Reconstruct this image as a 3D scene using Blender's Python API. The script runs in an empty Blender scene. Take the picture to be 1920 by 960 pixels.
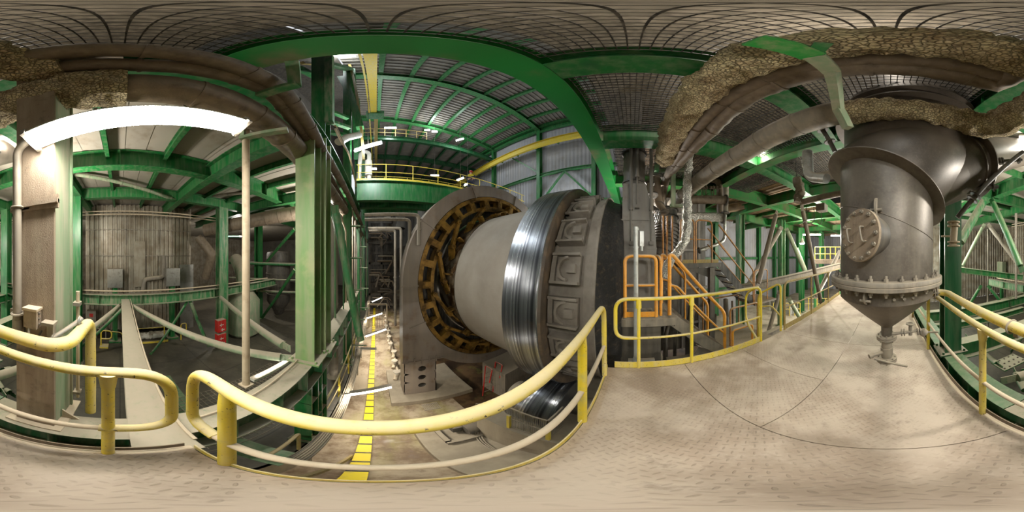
import bpy, math, random
from mathutils import Vector, Matrix, noise
S = bpy.context.scene
C = S.collection
R = math.radians
PI = math.pi
EYE = 1.6                                   # camera height above the plate deck

# ------------------------------------------------------------------ camera, world, exposure
cam_data = bpy.data.cameras.new('camera')
cam = bpy.data.objects.new('camera', cam_data)
C.objects.link(cam)
cam.location = (0, 0, EYE)
cam.rotation_euler = (R(90), 0, R(-47.8))
cam_data.type = 'PANO'
cam_data.panorama_type = 'EQUIRECTANGULAR'
cam_data.clip_start = 0.02
cam_data.clip_end = 200
S.camera = cam
vs = S.view_settings
vs.view_transform = 'Standard'
vs.look = 'None'
vs.gamma = 1.0
vs.use_curve_mapping = False
vs.exposure = 0.95
w = bpy.data.worlds.new('world')
S.world = w
w.use_nodes = True
w.node_tree.nodes['Background'].inputs[0].default_value = (0.93, 0.96, 1.0, 1)
w.node_tree.nodes['Background'].inputs[1].default_value = 0.5
S.cycles.use_denoising = True
S.cycles.max_bounces = 5
S.cycles.diffuse_bounces = 3
S.cycles.glossy_bounces = 3
S.cycles.transparent_max_bounces = 8
S.cycles.sample_clamp_indirect = 4.0
S.cycles.caustics_reflective = False
S.cycles.caustics_refractive = False


def lamp(kind, loc, energy, col=(1, 0.95, 0.86), size=0.2, aim=None, sy=None):
    d = bpy.data.lights.new('lamp_or_fill_light', kind)
    d.energy = energy
    d.color = col
    if kind == 'AREA':
        d.shape = 'RECTANGLE'
        d.size = size
        d.size_y = sy or size
    elif kind == 'POINT':
        d.shadow_soft_size = size
    o = bpy.data.objects.new('lamp_or_fill_light', d)
    o.location = loc
    if aim is not None:
        o.rotation_euler = (Vector(aim) - Vector(loc)).to_track_quat('-Z', 'X').to_euler()
    C.objects.link(o)
    return o


# added fill lights without fixtures, unseen behind columns, casing, vessel, kiln and gratings
for loc, e, col, sz in (((-3.6, -1.75, 2.9), 230, (1, 0.95, 0.86), 0.2), ((-2.2, 6.3, 2.9), 260, (1, 0.96, 0.88), 0.2),
                        ((0.0, -5.2, 3.2), 80, (0.96, 1, 0.86), 0.2), ((9.6, 4.5, 3.0), 520, (0.92, 0.96, 1), 0.3),
                        ((0.2, -0.9, 5.9), 34, (1, 0.92, 0.8), 0.2), ((2.4, -1.6, 5.9), 22, (1, 0.92, 0.8), 0.2),
                        ((-2.9, -7.2, 2.4), 150, (0.94, 1, 0.9), 0.2), ((-4.6, -11.4, 0.6), 260, (0.94, 1, 0.9), 0.2), ((5.0, -0.4, 2.7), 120, (1, 0.94, 0.85), 0.2),
                        ((-13.6, 1.0, 2.5), 300, (1, 0.95, 0.86), 0.2), ((4.4, 3.9, -3.7), 150, (1, 0.85, 0.6), 0.2), ((2.15, -9.9, -1.0), 480, (1, 0.97, 0.9), 0.2), ((1.2, -7.5, 2.0), 260, (1, 0.92, 0.8), 0.15)):
    lamp('POINT', loc, e, col, sz)

# ------------------------------------------------------------------ materials
def lin(c):
    return tuple(((v / 255) / 12.92 if v / 255 <= 0.04045 else ((v / 255 + 0.055) / 1.055) ** 2.4) for v in c) + (1,)


class NT:
    def __init__(s, name):
        s.m = bpy.data.materials.new(name)
        s.m.use_nodes = True
        s.n = s.m.node_tree.nodes
        s.l = s.m.node_tree.links
        s.b = s.n['Principled BSDF']
        g = s.n.new('ShaderNodeNewGeometry')
        s.pos = g.outputs['Position']
        s.nor = g.outputs['Normal']

    def put(s, sock, v):
        if isinstance(v, bpy.types.NodeSocket):
            s.l.new(v, sock)
        else:
            sock.default_value = v

    def math(s, op, a, b=None, c=None):
        n = s.n.new('ShaderNodeMath')
        n.operation = op
        s.put(n.inputs[0], a)
        if b is not None:
            s.put(n.inputs[1], b)
        if c is not None:
            s.put(n.inputs[2], c)
        return n.outputs[0]

    def mix(s, f, a, b):
        n = s.n.new('ShaderNodeMix')
        n.data_type = 'RGBA'
        s.put(n.inputs[0], f)
        s.put(n.inputs[6], a)
        s.put(n.inputs[7], b)
        return n.outputs[2]

    def noise(s, scale, detail=4, rough=0.55, vec=None, stretch=None):
        n = s.n.new('ShaderNodeTexNoise')
        n.inputs['Scale'].default_value = scale
        n.inputs['Detail'].default_value = detail
        n.inputs['Roughness'].default_value = rough
        v = vec or s.pos
        if stretch:
            mp = s.n.new('ShaderNodeMapping')
            mp.inputs['Scale'].default_value = stretch
            s.l.new(v, mp.inputs[0])
            v = mp.outputs[0]
        s.l.new(v, n.inputs['Vector'])
        return n.outputs[0]

    def ramp(s, f, a, b):
        n = s.n.new('ShaderNodeMapRange')
        n.interpolation_type = 'SMOOTHSTEP'
        s.l.new(f, n.inputs[0])
        n.inputs[1].default_value = a
        n.inputs[2].default_value = b
        return n.outputs[0]

    def sep(s, v):
        n = s.n.new('ShaderNodeSeparateXYZ')
        s.l.new(v, n.inputs[0])
        return n.outputs

    def bump(s, h, strength=0.3, dist=0.01):
        n = s.n.new('ShaderNodeBump')
        n.inputs['Strength'].default_value = strength
        n.inputs['Distance'].default_value = dist
        s.l.new(h, n.inputs['Height'])
        s.l.new(n.outputs[0], s.b.inputs['Normal'])

    def out(s, col, rough=0.6, metal=0.0):
        s.put(s.b.inputs['Base Color'], col)
        s.put(s.b.inputs['Roughness'], rough)
        s.put(s.b.inputs['Metallic'], metal)
        return s.m


DUST = (168, 155, 136)
M = {}


def painted(name, base, worn=(96, 84, 66), dust=DUST, top=0.9, amount=0.35, rough=0.5, scale=5.0, metal=0.0, bumpy=0.15, chips=0.0):
    """paint with uneven wear, streaks and a coat of dust lying on upward faces"""
    t = NT(name)
    n1 = t.noise(scale, 6, 0.6)
    n2 = t.noise(scale * 0.7, 3, 0.6, stretch=(3.0, 3.0, 0.35))
    c = t.mix(t.ramp(n1, 0.5, 0.75), lin(base), lin(worn))
    c = t.mix(t.math('MULTIPLY', t.ramp(n2, 0.35, 0.75), amount), c, lin(dust))
    if chips:
        n3 = t.noise(scale * 6, 4, 0.7)
        c = t.mix(t.ramp(n3, 0.62 - chips * 0.12, 0.66 - chips * 0.12), c, lin((52, 44, 36)))
    z = t.sep(t.nor)[2]
    up = t.math('MULTIPLY', t.ramp(z, 0.2, 0.75), top)
    n4 = t.noise(scale * 3, 5, 0.7)
    up = t.math('MULTIPLY', up, t.ramp(n4, 0.1, 0.5))
    c = t.mix(up, c, lin(dust))
    t.bump(t.noise(scale * 14, 4, 0.7), bumpy, 0.004)
    M[name] = t.out(c, t.math('ADD', t.math('MULTIPLY', up, 0.35), rough), metal)


painted('green', (14, 100, 44), worn=(30, 88, 50), amount=0.2, rough=0.42, top=0.75)
painted('green_clean', (24, 104, 54), worn=(60, 110, 74), amount=0.3, rough=0.45, top=0.28)
painted('green_dusty', (40, 112, 62), worn=(96, 122, 88), amount=0.6, rough=0.55)
painted('green_pale', (120, 140, 108), worn=(140, 140, 116), amount=0.7, rough=0.6)
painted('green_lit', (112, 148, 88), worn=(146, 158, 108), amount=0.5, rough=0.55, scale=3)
painted('green_rusty', (16, 112, 44), worn=(118, 98, 78), dust=(40, 110, 56), amount=0.2, rough=0.45, scale=1.1)
painted('green_brown', (22, 112, 44), worn=(74, 66, 48), dust=(104, 86, 66), amount=0.6, rough=0.6, scale=1.6)
painted('green_chipped', (18, 132, 50), worn=(150, 138, 112), dust=(120, 150, 100), amount=0.3, rough=0.5, scale=7)
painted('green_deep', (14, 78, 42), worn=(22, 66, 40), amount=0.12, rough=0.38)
painted('yellow', (212, 186, 34), worn=(186, 172, 92), dust=(190, 176, 140), amount=0.45, rough=0.45, scale=9, chips=-0.1)
painted('yellow_dusty', (206, 182, 66), worn=(190, 172, 116), dust=(200, 184, 146), amount=0.55, rough=0.6, scale=7, top=0.8, chips=0.05)
painted('yellow_old', (150, 128, 64), worn=(120, 100, 66), dust=(160, 142, 108), amount=0.5, rough=0.6, scale=9, chips=0.2)
painted('orange', (222, 150, 38), worn=(200, 132, 48), amount=0.2, rough=0.42, scale=9, chips=-0.1)
painted('orange_dark', (170, 112, 40), worn=(120, 84, 46), amount=0.3, rough=0.5, scale=9, chips=0.4)
painted('red', (188, 30, 28), worn=(150, 40, 34), amount=0.15, rough=0.4)
painted('rail_dust', (176, 158, 132), worn=(150, 132, 106), dust=(190, 174, 150), amount=0.7, rough=0.7, scale=9)
painted('brown_plate', (142, 124, 104), worn=(106, 92, 74), dust=(168, 152, 130), amount=0.6, rough=0.75, scale=9, bumpy=0.9)
painted('steel_dusty', (124, 116, 104), worn=(98, 88, 76), dust=(160, 148, 128), amount=0.5, rough=0.6)
painted('steel_dark', (74, 70, 64), worn=(52, 46, 40), dust=(120, 110, 96), amount=0.4, rough=0.55)
painted('grey_housing', (104, 100, 94), worn=(88, 80, 70), dust=(126, 118, 106), amount=0.4, rough=0.6)
painted('hood_paint', (124, 112, 102), worn=(112, 88, 68), dust=(140, 128, 112), amount=0.55, rough=0.5, scale=2.2)
painted('black_paint', (40, 38, 36), worn=(60, 54, 46), amount=0.25, rough=0.5)
painted('cladding_wrap', (128, 112, 94), worn=(96, 82, 66), dust=(156, 138, 114), amount=0.5, rough=0.42, scale=6, bumpy=0.6, metal=0.35)
painted('brown_pipe', (106, 92, 76), worn=(74, 62, 50), dust=(136, 120, 100), amount=0.5, rough=0.6, scale=6, bumpy=0.5)
painted('aluminium', (190, 188, 182), worn=(150, 146, 138), amount=0.25, rough=0.32, metal=0.8, scale=8)
painted('zinc', (168, 170, 166), worn=(140, 138, 130), amount=0.2, rough=0.4, metal=0.3, scale=10)
painted('white_paint', (214, 210, 198), worn=(190, 184, 168), amount=0.3, rough=0.5)
painted('roof_panel', (112, 108, 100), worn=(88, 84, 76), amount=0.25, rough=0.55, scale=1.2)
painted('wall_panel', (150, 150, 154), worn=(132, 130, 128), amount=0.2, rough=0.6, scale=0.9)
painted('ceiling_panel', (160, 152, 138), worn=(134, 122, 104), amount=0.35, rough=0.7, scale=1.6)
painted('ceiling_brown', (150, 126, 98), worn=(120, 92, 66), amount=0.4, rough=0.7, scale=1.6)
painted('grate_dusty', (94, 86, 72), worn=(70, 62, 52), amount=0.4, rough=0.7)
painted('skin', (196, 150, 124), worn=(186, 138, 112), amount=0.0, rough=0.6, top=0)
painted('navy_cloth', (30, 38, 60), worn=(40, 44, 60), amount=0.1, rough=0.8, top=0.1)
painted('yellow_cloth', (214, 196, 40), worn=(200, 180, 40), amount=0.1, rough=0.8, top=0.1)
painted('cable_rubber', (120, 110, 92), worn=(90, 82, 70), amount=0.4, rough=0.7)
painted('concrete', (140, 128, 110), worn=(112, 98, 80), dust=(168, 156, 134), amount=0.6, rough=0.8, scale=1.6, top=0.25, bumpy=0.6)


def mk_deck():
    t = NT('plate_deck')
    x, y, z = t.sep(t.pos)
    s = 24.0
    u = t.math('MULTIPLY', t.math('ADD', x, y), s * 0.7071)
    v = t.math('MULTIPLY', t.math('SUBTRACT', x, y), s * 0.7071)
    fu, fv = t.math('FLOOR', u), t.math('FLOOR', v)
    du = t.math('SUBTRACT', t.math('SUBTRACT', u, fu), 0.5)
    dv = t.math('SUBTRACT', t.math('SUBTRACT', v, fv), 0.5)
    par = t.math('MODULO', t.math('ABSOLUTE', t.math('ADD', fu, fv)), 2.0)
    par = t.math('GREATER_THAN', par, 0.5)
    inv = t.math('SUBTRACT', 1.0, par)
    a = t.math('ADD', t.math('MULTIPLY', du, par), t.math('MULTIPLY', dv, inv))
    b = t.math('ADD', t.math('MULTIPLY', dv, par), t.math('MULTIPLY', du, inv))
    e = t.math('ADD', t.math('POWER', t.math('DIVIDE', t.math('ABSOLUTE', a), 0.44), 2.0),
               t.math('POWER', t.math('DIVIDE', t.math('ABSOLUTE', b), 0.12), 2.0))
    tread = t.math('SUBTRACT', 1.0, t.ramp(e, 0.4, 1.15))
    n1 = t.noise(2.1, 6, 0.6)
    n2 = t.noise(0.9, 4, 0.6)
    n3 = t.noise(30, 5, 0.7)
    show = t.ramp(n1, 0.34, 0.6)                       # dust fills the tread unevenly
    tread = t.math('MULTIPLY', tread, show)
    c = t.mix(t.ramp(n1, 0.35, 0.7), lin((188, 172, 154)), lin((166, 148, 130)))
    c = t.mix(t.math('MULTIPLY', t.ramp(n2, 0.48, 0.66), 0.7), c, lin((128, 110, 92)))
    c = t.mix(t.math('MULTIPLY', t.ramp(t.noise(6, 7, 0.75), 0.54, 0.7), 0.5), c, lin((116, 102, 88)))
    c = t.mix(t.math('MULTIPLY', t.ramp(n3, 0.5, 0.8), 0.3), c, lin((204, 190, 168)))
    c = t.mix(t.math('MULTIPLY', tread, 0.4), c, lin((112, 100, 86)))
    h = t.math('ADD', tread, t.math('MULTIPLY', n3, 0.25))
    t.bump(h, 0.5, 0.004)
    M['plate_deck'] = t.out(c, 0.72)


mk_deck()


def mk_kiln():
    t = NT('kiln_shell')
    n1 = t.noise(1.2, 5, 0.6)
    n2 = t.noise(26, 4, 0.7)
    c = t.mix(t.ramp(n1, 0.3, 0.7), lin((150, 142, 130)), lin((134, 124, 112)))
    c = t.mix(t.math('MULTIPLY', n2, 0.35), c, lin((118, 110, 98)))
    t.bump(n2, 0.2, 0.004)
    M['kiln_shell'] = t.out(c, 0.75)
    t = NT('kiln_pads')
    n1 = t.noise(3, 5, 0.6)
    c = t.mix(t.ramp(n1, 0.35, 0.7), lin((124, 116, 106)), lin((100, 92, 82)))
    t.bump(t.noise(40, 4, 0.7), 0.2, 0.004)
    M['kiln_pads'] = t.out(c, 0.7)
    # polished rolling surface: machined bands run round the ring, so they vary along the axis (y) only
    t = NT('ring_steel')
    x, y, z = t.sep(t.pos)
    cb = t.n.new('ShaderNodeCombineXYZ')
    t.l.new(y, cb.inputs[0])
    n1 = t.noise(8, 3, 0.65, vec=cb.outputs[0])
    n2 = t.noise(2.5, 4, 0.6)
    c = t.mix(t.ramp(n1, 0.38, 0.62), lin((150, 153, 158)), lin((72, 73, 78)))
    c = t.mix(t.math('MULTIPLY', t.ramp(n2, 0.55, 0.8), 0.5), c, lin((120, 104, 84)))
    t.bump(n1, 0.25, 0.01)
    M['ring_steel'] = t.out(c, t.math('ADD', t.math('MULTIPLY', n1, 0.25), 0.16), 0.9)
    t = NT('ring_side')
    n1 = t.noise(3.5, 5, 0.65)
    c = t.mix(t.ramp(n1, 0.4, 0.65), lin((66, 56, 46)), lin((92, 76, 58)))
    M['ring_side'] = t.out(c, 0.55)
    t = NT('crust')
    n1 = t.noise(14, 6, 0.7)
    c = t.mix(t.ramp(n1, 0.5, 0.7), lin((14, 12, 10)), lin((66, 54, 38)))
    t.bump(n1, 1.0, 0.05)
    M['crust'] = t.out(c, 0.6)
    t = NT('greased_gear')
    n1 = t.noise(3.2, 5, 0.6)
    c = t.mix(t.ramp(n1, 0.35, 0.65), lin((82, 60, 26)), lin((158, 120, 54)))
    t.bump(t.noise(18, 4, 0.6), 0.3, 0.01)
    M['greased_gear'] = t.out(c, t.math('ADD', t.math('MULTIPLY', n1, 0.3), 0.15), 0.35)
    t = NT('oily_shell')
    n1 = t.noise(2.2, 5, 0.6)
    c = t.mix(t.ramp(n1, 0.35, 0.6), lin((128, 116, 98)), lin((58, 40, 20)))
    M['oily_shell'] = t.out(c, 0.22, 0.6)


mk_kiln()


def mk_wool():
    t = NT('mineral_wool')
    v = t.n.new('ShaderNodeTexVoronoi')
    v.feature = 'DISTANCE_TO_EDGE'
    v.inputs['Scale'].default_value = 34
    t.l.new(t.pos, v.inputs['Vector'])
    ed = t.ramp(v.outputs['Distance'], 0.0, 0.16)
    n1 = t.noise(5, 6, 0.7)
    n2 = t.noise(50, 5, 0.8)
    c = t.mix(t.ramp(n1, 0.35, 0.68), lin((226, 208, 166)), lin((160, 136, 100)))
    c = t.mix(t.math('MULTIPLY', t.ramp(n2, 0.45, 0.75), 0.5), c, lin((90, 74, 54)))
    c = t.mix(t.math('MULTIPLY', t.math('SUBTRACT', 1.0, ed), 0.55), c, lin((84, 70, 52)))
    h = t.math('ADD', ed, t.math('MULTIPLY', n2, 0.6))
    t.bump(h, 1.0, 0.02)
    M['mineral_wool'] = t.out(c, 0.95)
    t = NT('foil_wrap')
    v = t.n.new('ShaderNodeTexVoronoi')
    v.inputs['Scale'].default_value = 45
    t.l.new(t.pos, v.inputs['Vector'])
    t.bump(v.outputs['Distance'], 1.0, 0.03)
    M['foil_wrap'] = t.out(lin((196, 192, 184)), 0.3, 0.85)
    t = NT('vessel_steel')
    n1 = t.noise(2.5, 6, 0.65)
    n2 = t.noise(36, 5, 0.75)
    n3 = t.noise(2.0, 4, 0.6, stretch=(3, 3, 0.3))
    c = t.mix(t.ramp(n1, 0.35, 0.7), lin((112, 104, 94)), lin((84, 76, 68)))
    c = t.mix(t.math('MULTIPLY', t.ramp(n2, 0.45, 0.75), 0.5), c, lin((126, 116, 102)))
    c = t.mix(t.math('MULTIPLY', t.ramp(n3, 0.5, 0.75), 0.4), c, lin((130, 122, 108)))
    z = t.sep(t.nor)[2]
    c = t.mix(t.ramp(z, 0.4, 0.9), c, lin((158, 146, 128)))
    t.bump(n2, 0.2, 0.003)
    M['vessel_steel'] = t.out(c, 0.46, 0.3)
    t = NT('vessel_black')
    n1 = t.noise(2.5, 6, 0.65)
    c = t.mix(t.ramp(n1, 0.35, 0.7), lin((92, 82, 72)), lin((68, 60, 52)))
    c = t.mix(t.math('MULTIPLY', t.ramp(t.noise(60, 3, 0.7), 0.5, 0.7), 0.4), c, lin((104, 94, 84)))
    M['vessel_black'] = t.out(c, 0.45, 0.25)


mk_wool()


def mk_corr(name, a, b, metal, rough):
    t = NT(name)
    n1 = t.noise(1.3, 5, 0.6)
    n2 = t.noise(3.0, 4, 0.6, stretch=(4, 4, 0.25))
    c = t.mix(t.ramp(n1, 0.35, 0.65), lin(a), lin(b))
    c = t.mix(t.math('MULTIPLY', t.ramp(n2, 0.4, 0.7), 0.5), c, lin((134, 120, 98)))
    M[name] = t.out(c, rough, metal)


mk_corr('corrugated_zinc', (168, 160, 144), (134, 122, 104), 0.35, 0.45)


def mk_floor():
    t = NT('grimy_floor')
    n1 = t.noise(0.7, 6, 0.65)
    n2 = t.noise(6, 6, 0.7)
    x, y, z = t.sep(t.pos)
    g = t.math('ABSOLUTE', t.math('SUBTRACT', t.math('FRACT', t.math('MULTIPLY', x, 0.66)), 0.5))
    g2 = t.math('ABSOLUTE', t.math('SUBTRACT', t.math('FRACT', t.math('MULTIPLY', y, 0.33)), 0.5))
    seam = t.math('MAXIMUM', t.math('GREATER_THAN', g, 0.49), t.math('GREATER_THAN', g2, 0.495))
    c = t.mix(t.ramp(n1, 0.35, 0.65), lin((92, 86, 74)), lin((68, 64, 56)))
    c = t.mix(t.math('MULTIPLY', t.ramp(n2, 0.5, 0.8), 0.5), c, lin((116, 106, 88)))
    c = t.mix(t.math('MULTIPLY', seam, 0.6), c, lin((40, 38, 34)))
    M['grimy_floor'] = t.out(c, 0.5)
    t = NT('aisle_concrete')
    n1 = t.noise(0.9, 7, 0.68)
    n2 = t.noise(5, 6, 0.7)
    n3 = t.noise(0.55, 5, 0.6, stretch=(1.3, 0.6, 1))
    c = t.mix(t.ramp(n1, 0.42, 0.62), lin((164, 148, 124)), lin((112, 90, 66)))
    c = t.mix(t.math('MULTIPLY', t.ramp(n3, 0.5, 0.66), 0.45), c, lin((150, 146, 84)))
    c = t.mix(t.math('MULTIPLY', t.ramp(n2, 0.52, 0.72), 0.5), c, lin((80, 60, 42)))
    vx = t.n.new('ShaderNodeTexVoronoi')
    vx.feature = 'DISTANCE_TO_EDGE'
    vx.inputs['Scale'].default_value = 0.7
    t.l.new(t.pos, vx.inputs['Vector'])
    t.bump(n2, 0.3, 0.02)
    M['aisle_concrete'] = t.out(c, t.math('SUBTRACT', 0.75, t.math('MULTIPLY', t.ramp(n1, 0.55, 0.7), 0.45)))
    t = NT('oily_or_shaded_floor')
    n1 = t.noise(1.0, 7, 0.68)
    n2 = t.noise(2.4, 6, 0.7)
    c = t.mix(t.ramp(n1, 0.38, 0.62), lin((52, 38, 26)), lin((104, 80, 54)))
    c = t.mix(t.math('MULTIPLY', t.ramp(n2, 0.55, 0.7), 0.6), c, lin((120, 122, 60)))
    M['oily_or_shaded_floor'] = t.out(c, 0.45)
    t = NT('hazard_stripes')
    x, y, z = t.sep(t.pos)
    f = t.math('FRACT', t.math('MULTIPLY', y, 2.6))
    c = t.mix(t.math('LESS_THAN', f, 0.14), lin((226, 200, 30)), lin((40, 36, 28)))
    c = t.mix(t.math('MULTIPLY', t.ramp(t.noise(7, 5, 0.7), 0.5, 0.75), 0.5), c, lin((170, 150, 90)))
    M['hazard_stripes'] = t.out(c, 0.6)
    t = NT('bright_floor')
    c = t.mix(t.ramp(t.noise(1.2, 5, 0.6), 0.4, 0.65), lin((190, 178, 156)), lin((156, 144, 124)))
    M['bright_floor'] = t.out(c, 0.6)


mk_floor()


def emis(name, col, s):
    m = bpy.data.materials.new(name)
    m.use_nodes = True
    b = m.node_tree.nodes['Principled BSDF']
    b.inputs['Base Color'].default_value = (0.8, 0.8, 0.8, 1)
    b.inputs['Emission Color'].default_value = col + (1,)
    b.inputs['Emission Strength'].default_value = s
    M[name] = m


emis('lamp_glow', (1.0, 0.96, 0.88), 9.0)
emis('lamp_close', (1.0, 0.97, 0.90), 62.0)
emis('lamp_cool', (0.86, 0.95, 1.0), 9.0)
emis('lamp_green', (0.35, 1.0, 0.7), 2.0)
emis('lit_far', (1.0, 0.95, 0.85), 1.3)


# ------------------------------------------------------------------ survey: a point from its bearing and a known plane
def P(px, py, z=None, X=None, Y=None, d=None):
    th = R((px - 705) * 0.1875)
    el = R((480 - py) * 0.1875)
    if z is not None:
        d = (z - EYE) / math.tan(el)
    elif X is not None:
        d = X / math.sin(th)
    elif Y is not None:
        d = Y / math.cos(th)
    return Vector((d * math.sin(th), d * math.cos(th), EYE + d * math.tan(el)))


V = lambda *a: Vector(a)


# ------------------------------------------------------------------ mesh builder
# parts of which each piece is a mesh of its own
EACH = {'gear_web', 'frame', 'eye', 'bracket', 'end_plate', 'bolt', 'bolt', 'flange', 'stud', 'band', 'clip', 'collar', 'joint_flange', 'leg', 'bar', 'stand', 'support', 'post', 'rib',
        'stiffening_ring', 'pipe_collar', 'drain_flange', 'edge_strip', 'end_cap', 'ring', 'angle_iron', 'joist', 'marking', 'seam_flange', 'cable_gland', 'level_beam', 'foot_ring'}


class MB:
    def __init__(s):
        s.v, s.f, s.s = [], [], []

    def add(s, vs, fs, smooth=False):
        o = len(s.v)
        s.v += [Vector(p) for p in vs]
        s.f += [tuple(i + o for i in f) for f in fs]
        s.s += [smooth] * len(fs)
        return s

    def box(s, x0, x1, y0, y1, z0, z1):
        vs = [(x, y, z) for x in (x0, x1) for y in (y0, y1) for z in (z0, z1)]
        return s.add(vs, [(0, 1, 3, 2), (4, 6, 7, 5), (0, 4, 5, 1), (2, 3, 7, 6), (0, 2, 6, 4), (1, 5, 7, 3)])

    def frame(s, p, q, up=(0, 0, 1)):
        a = (Vector(q) - Vector(p)).normalized()
        u = Vector(up)
        if abs(a.dot(u.normalized())) > 0.99:
            u = Vector((1, 0, 0))
        r = a.cross(u).normalized()
        return a, r, r.cross(a).normalized()

    def extr(s, prof, p, q, up=(0, 0, 1), smooth=False, caps=True):
        """prof: list of (right, up) extruded from p to q"""
        p, q = Vector(p), Vector(q)
        a, r, u = s.frame(p, q, up)
        n = len(prof)
        vs = [p + r * x + u * y for x, y in prof] + [q + r * x + u * y for x, y in prof]
        fs = [(i, (i + 1) % n, n + (i + 1) % n, n + i) for i in range(n)]
        if caps:
            fs += [tuple(range(n - 1, -1, -1)), tuple(range(n, 2 * n))]
        return s.add(vs, fs, smooth)

    def bar(s, p, q, w_, h, up=(0, 0, 1)):
        w_, h = w_ / 2, h / 2
        return s.extr([(-w_, -h), (w_, -h), (w_, h), (-w_, h)], p, q, up)

    def ib(s, p, q, H, B, up=(0, 0, 1), t=0.02, tw=0.014):
        h, b, w_ = H / 2, B / 2, tw / 2
        return s.extr([(-b, -h), (b, -h), (b, -h + t), (w_, -h + t), (w_, h - t), (b, h - t), (b, h), (-b, h), (-b, h - t), (-w_, h - t), (-w_, -h + t), (-b, -h + t)], p, q, up)

    def cyl(s, p, q, r, n=16, r2=None, caps=True):
        r2 = r if r2 is None else r2
        p, q = Vector(p), Vector(q)
        a, x, y = s.frame(p, q)
        vs = []
        for c, rr in ((p, r), (q, r2)):
            vs += [c + (x * math.cos(2 * PI * i / n) + y * math.sin(2 * PI * i / n)) * rr for i in range(n)]
        fs = [(i, (i + 1) % n, n + (i + 1) % n, n + i) for i in range(n)]
        if caps:
            fs += [tuple(range(n - 1, -1, -1)), tuple(range(n, 2 * n))]
        return s.add(vs, fs, True)

    def tube(s, path, r, n=12, caps=True, rough=0.0, seed=0, closed=False):
        path = [Vector(p) for p in path]
        rs = r if isinstance(r, (list, tuple)) else [r] * len(path)
        m = len(path)
        x = None
        vs = []
        for i, p in enumerate(path):
            a = ((path[(i + 1) % m] if closed else path[min(i + 1, m - 1)]) - (path[i - 1] if closed else path[max(i - 1, 0)])).normalized()
            if x is None:
                x = a.orthogonal().normalized()
            else:
                x = (x - a * x.dot(a)).normalized()
            y = a.cross(x)
            for k in range(n):
                dv = x * math.cos(2 * PI * k / n) + y * math.sin(2 * PI * k / n)
                rr = rs[i]
                if rough:
                    q = p + dv * rr
                    rr += rough * (noise.noise(q * 9 + Vector((seed, 0, 0))) + 0.6 * noise.noise(q * 23))
                vs.append(p + dv * rr)
        fs = []
        for i in range(m if closed else m - 1):
            j = (i + 1) % m
            fs += [(i * n + k, i * n + (k + 1) % n, j * n + (k + 1) % n, j * n + k) for k in range(n)]
        if caps and not closed:
            fs += [tuple(range(n - 1, -1, -1)), tuple(range((m - 1) * n, m * n))]
        return s.add(vs, fs, True)

    def lathe(s, prof, o, axis, n=48, caps=False, smooth=True, a0=0.0, a1=2 * PI):
        """prof: list of (radius, distance along axis)"""
        o = Vector(o)
        a = Vector(axis).normalized()
        x = Vector((0, 0, 1)) if abs(a.z) < 0.9 else Vector((1, 0, 0))
        x = (x - a * x.dot(a)).normalized()
        y = a.cross(x)
        full = abs(a1 - a0 - 2 * PI) < 1e-6
        cnt = n if full else n + 1
        vs, fs = [], []
        for rr, tt in prof:
            for i in range(cnt):
                w_ = a0 + (a1 - a0) * i / n
                vs.append(o + a * tt + (x * math.cos(w_) + y * math.sin(w_)) * rr)
        for j in range(len(prof) - 1):
            fs += [(j * cnt + i, j * cnt + (i + 1) % cnt, (j + 1) * cnt + (i + 1) % cnt, (j + 1) * cnt + i) for i in range(n)]
        return s.add(vs, fs, smooth)

    def poly(s, pts, vec):
        n = len(pts)
        pts = [Vector(p) for p in pts]
        vec = Vector(vec)
        return s.add(pts + [p + vec for p in pts], [tuple(range(n)), tuple(range(2 * n - 1, n - 1, -1))] +
                     [(i, n + i, n + (i + 1) % n, (i + 1) % n) for i in range(n)])

    def corr(s, o, u, v, lu, lv, pitch=0.2, depth=0.035, nrm=None, flat=0.5):
        """trapezoidal sheet: ribs run along v, waves along u"""
        o, u, v = Vector(o), Vector(u).normalized(), Vector(v).normalized()
        w_ = Vector(nrm) if nrm else u.cross(v)
        k = int(lu / pitch)
        xs = []
        for i in range(k):
            b = i * pitch
            xs += [(b, 0), (b + pitch * flat * 0.8, 0), (b + pitch * 0.5, depth), (b + pitch * (0.5 + flat * 0.8), depth)]
        xs.append((k * pitch, 0))
        n = len(xs)
        vs = [o + u * a + w_ * b for a, b in xs] + [o + u * a + w_ * b + v * lv for a, b in xs]
        return s.add(vs, [(i, i + 1, n + i + 1, n + i) for i in range(n - 1)])

    def islands(s):
        up = list(range(len(s.v)))

        def find(i):
            while up[i] != i:
                up[i] = up[up[i]]
                i = up[i]
            return i
        for f in s.f:
            r0 = find(f[0])
            for i in f[1:]:
                up[find(i)] = r0
        out = {}
        for k, f in enumerate(s.f):
            out.setdefault(find(f[0]), []).append(k)
        res = []
        for fl in out.values():
            m = MB()
            mp = {}
            for k in fl:
                for i in s.f[k]:
                    if i not in mp:
                        mp[i] = len(m.v)
                        m.v.append(s.v[i])
                m.f.append(tuple(mp[i] for i in s.f[k]))
                m.s.append(s.s[k])
            res.append(m)
        return res

    def build(s, name, mat, parent=None, origin=None, **tags):
        if parent is not None and name in EACH:
            parts = s.islands()
            if 1 < len(parts) <= 100:
                for p in parts[1:]:
                    p.build(name, mat, parent)
                return parts[0].build(name, mat, parent)
        me = bpy.data.meshes.new(name)
        if parent is not None:
            o = Vector(parent['_o'])
        elif origin is not None:
            o = Vector(origin)
        else:
            xs = [p.x for p in s.v]
            ys = [p.y for p in s.v]
            o = Vector(((min(xs) + max(xs)) / 2, (min(ys) + max(ys)) / 2, min(p.z for p in s.v)))
        me.from_pydata([p - o for p in s.v], [], s.f)
        me.polygons.foreach_set('use_smooth', s.s)
        me.materials.append(M[mat])
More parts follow.
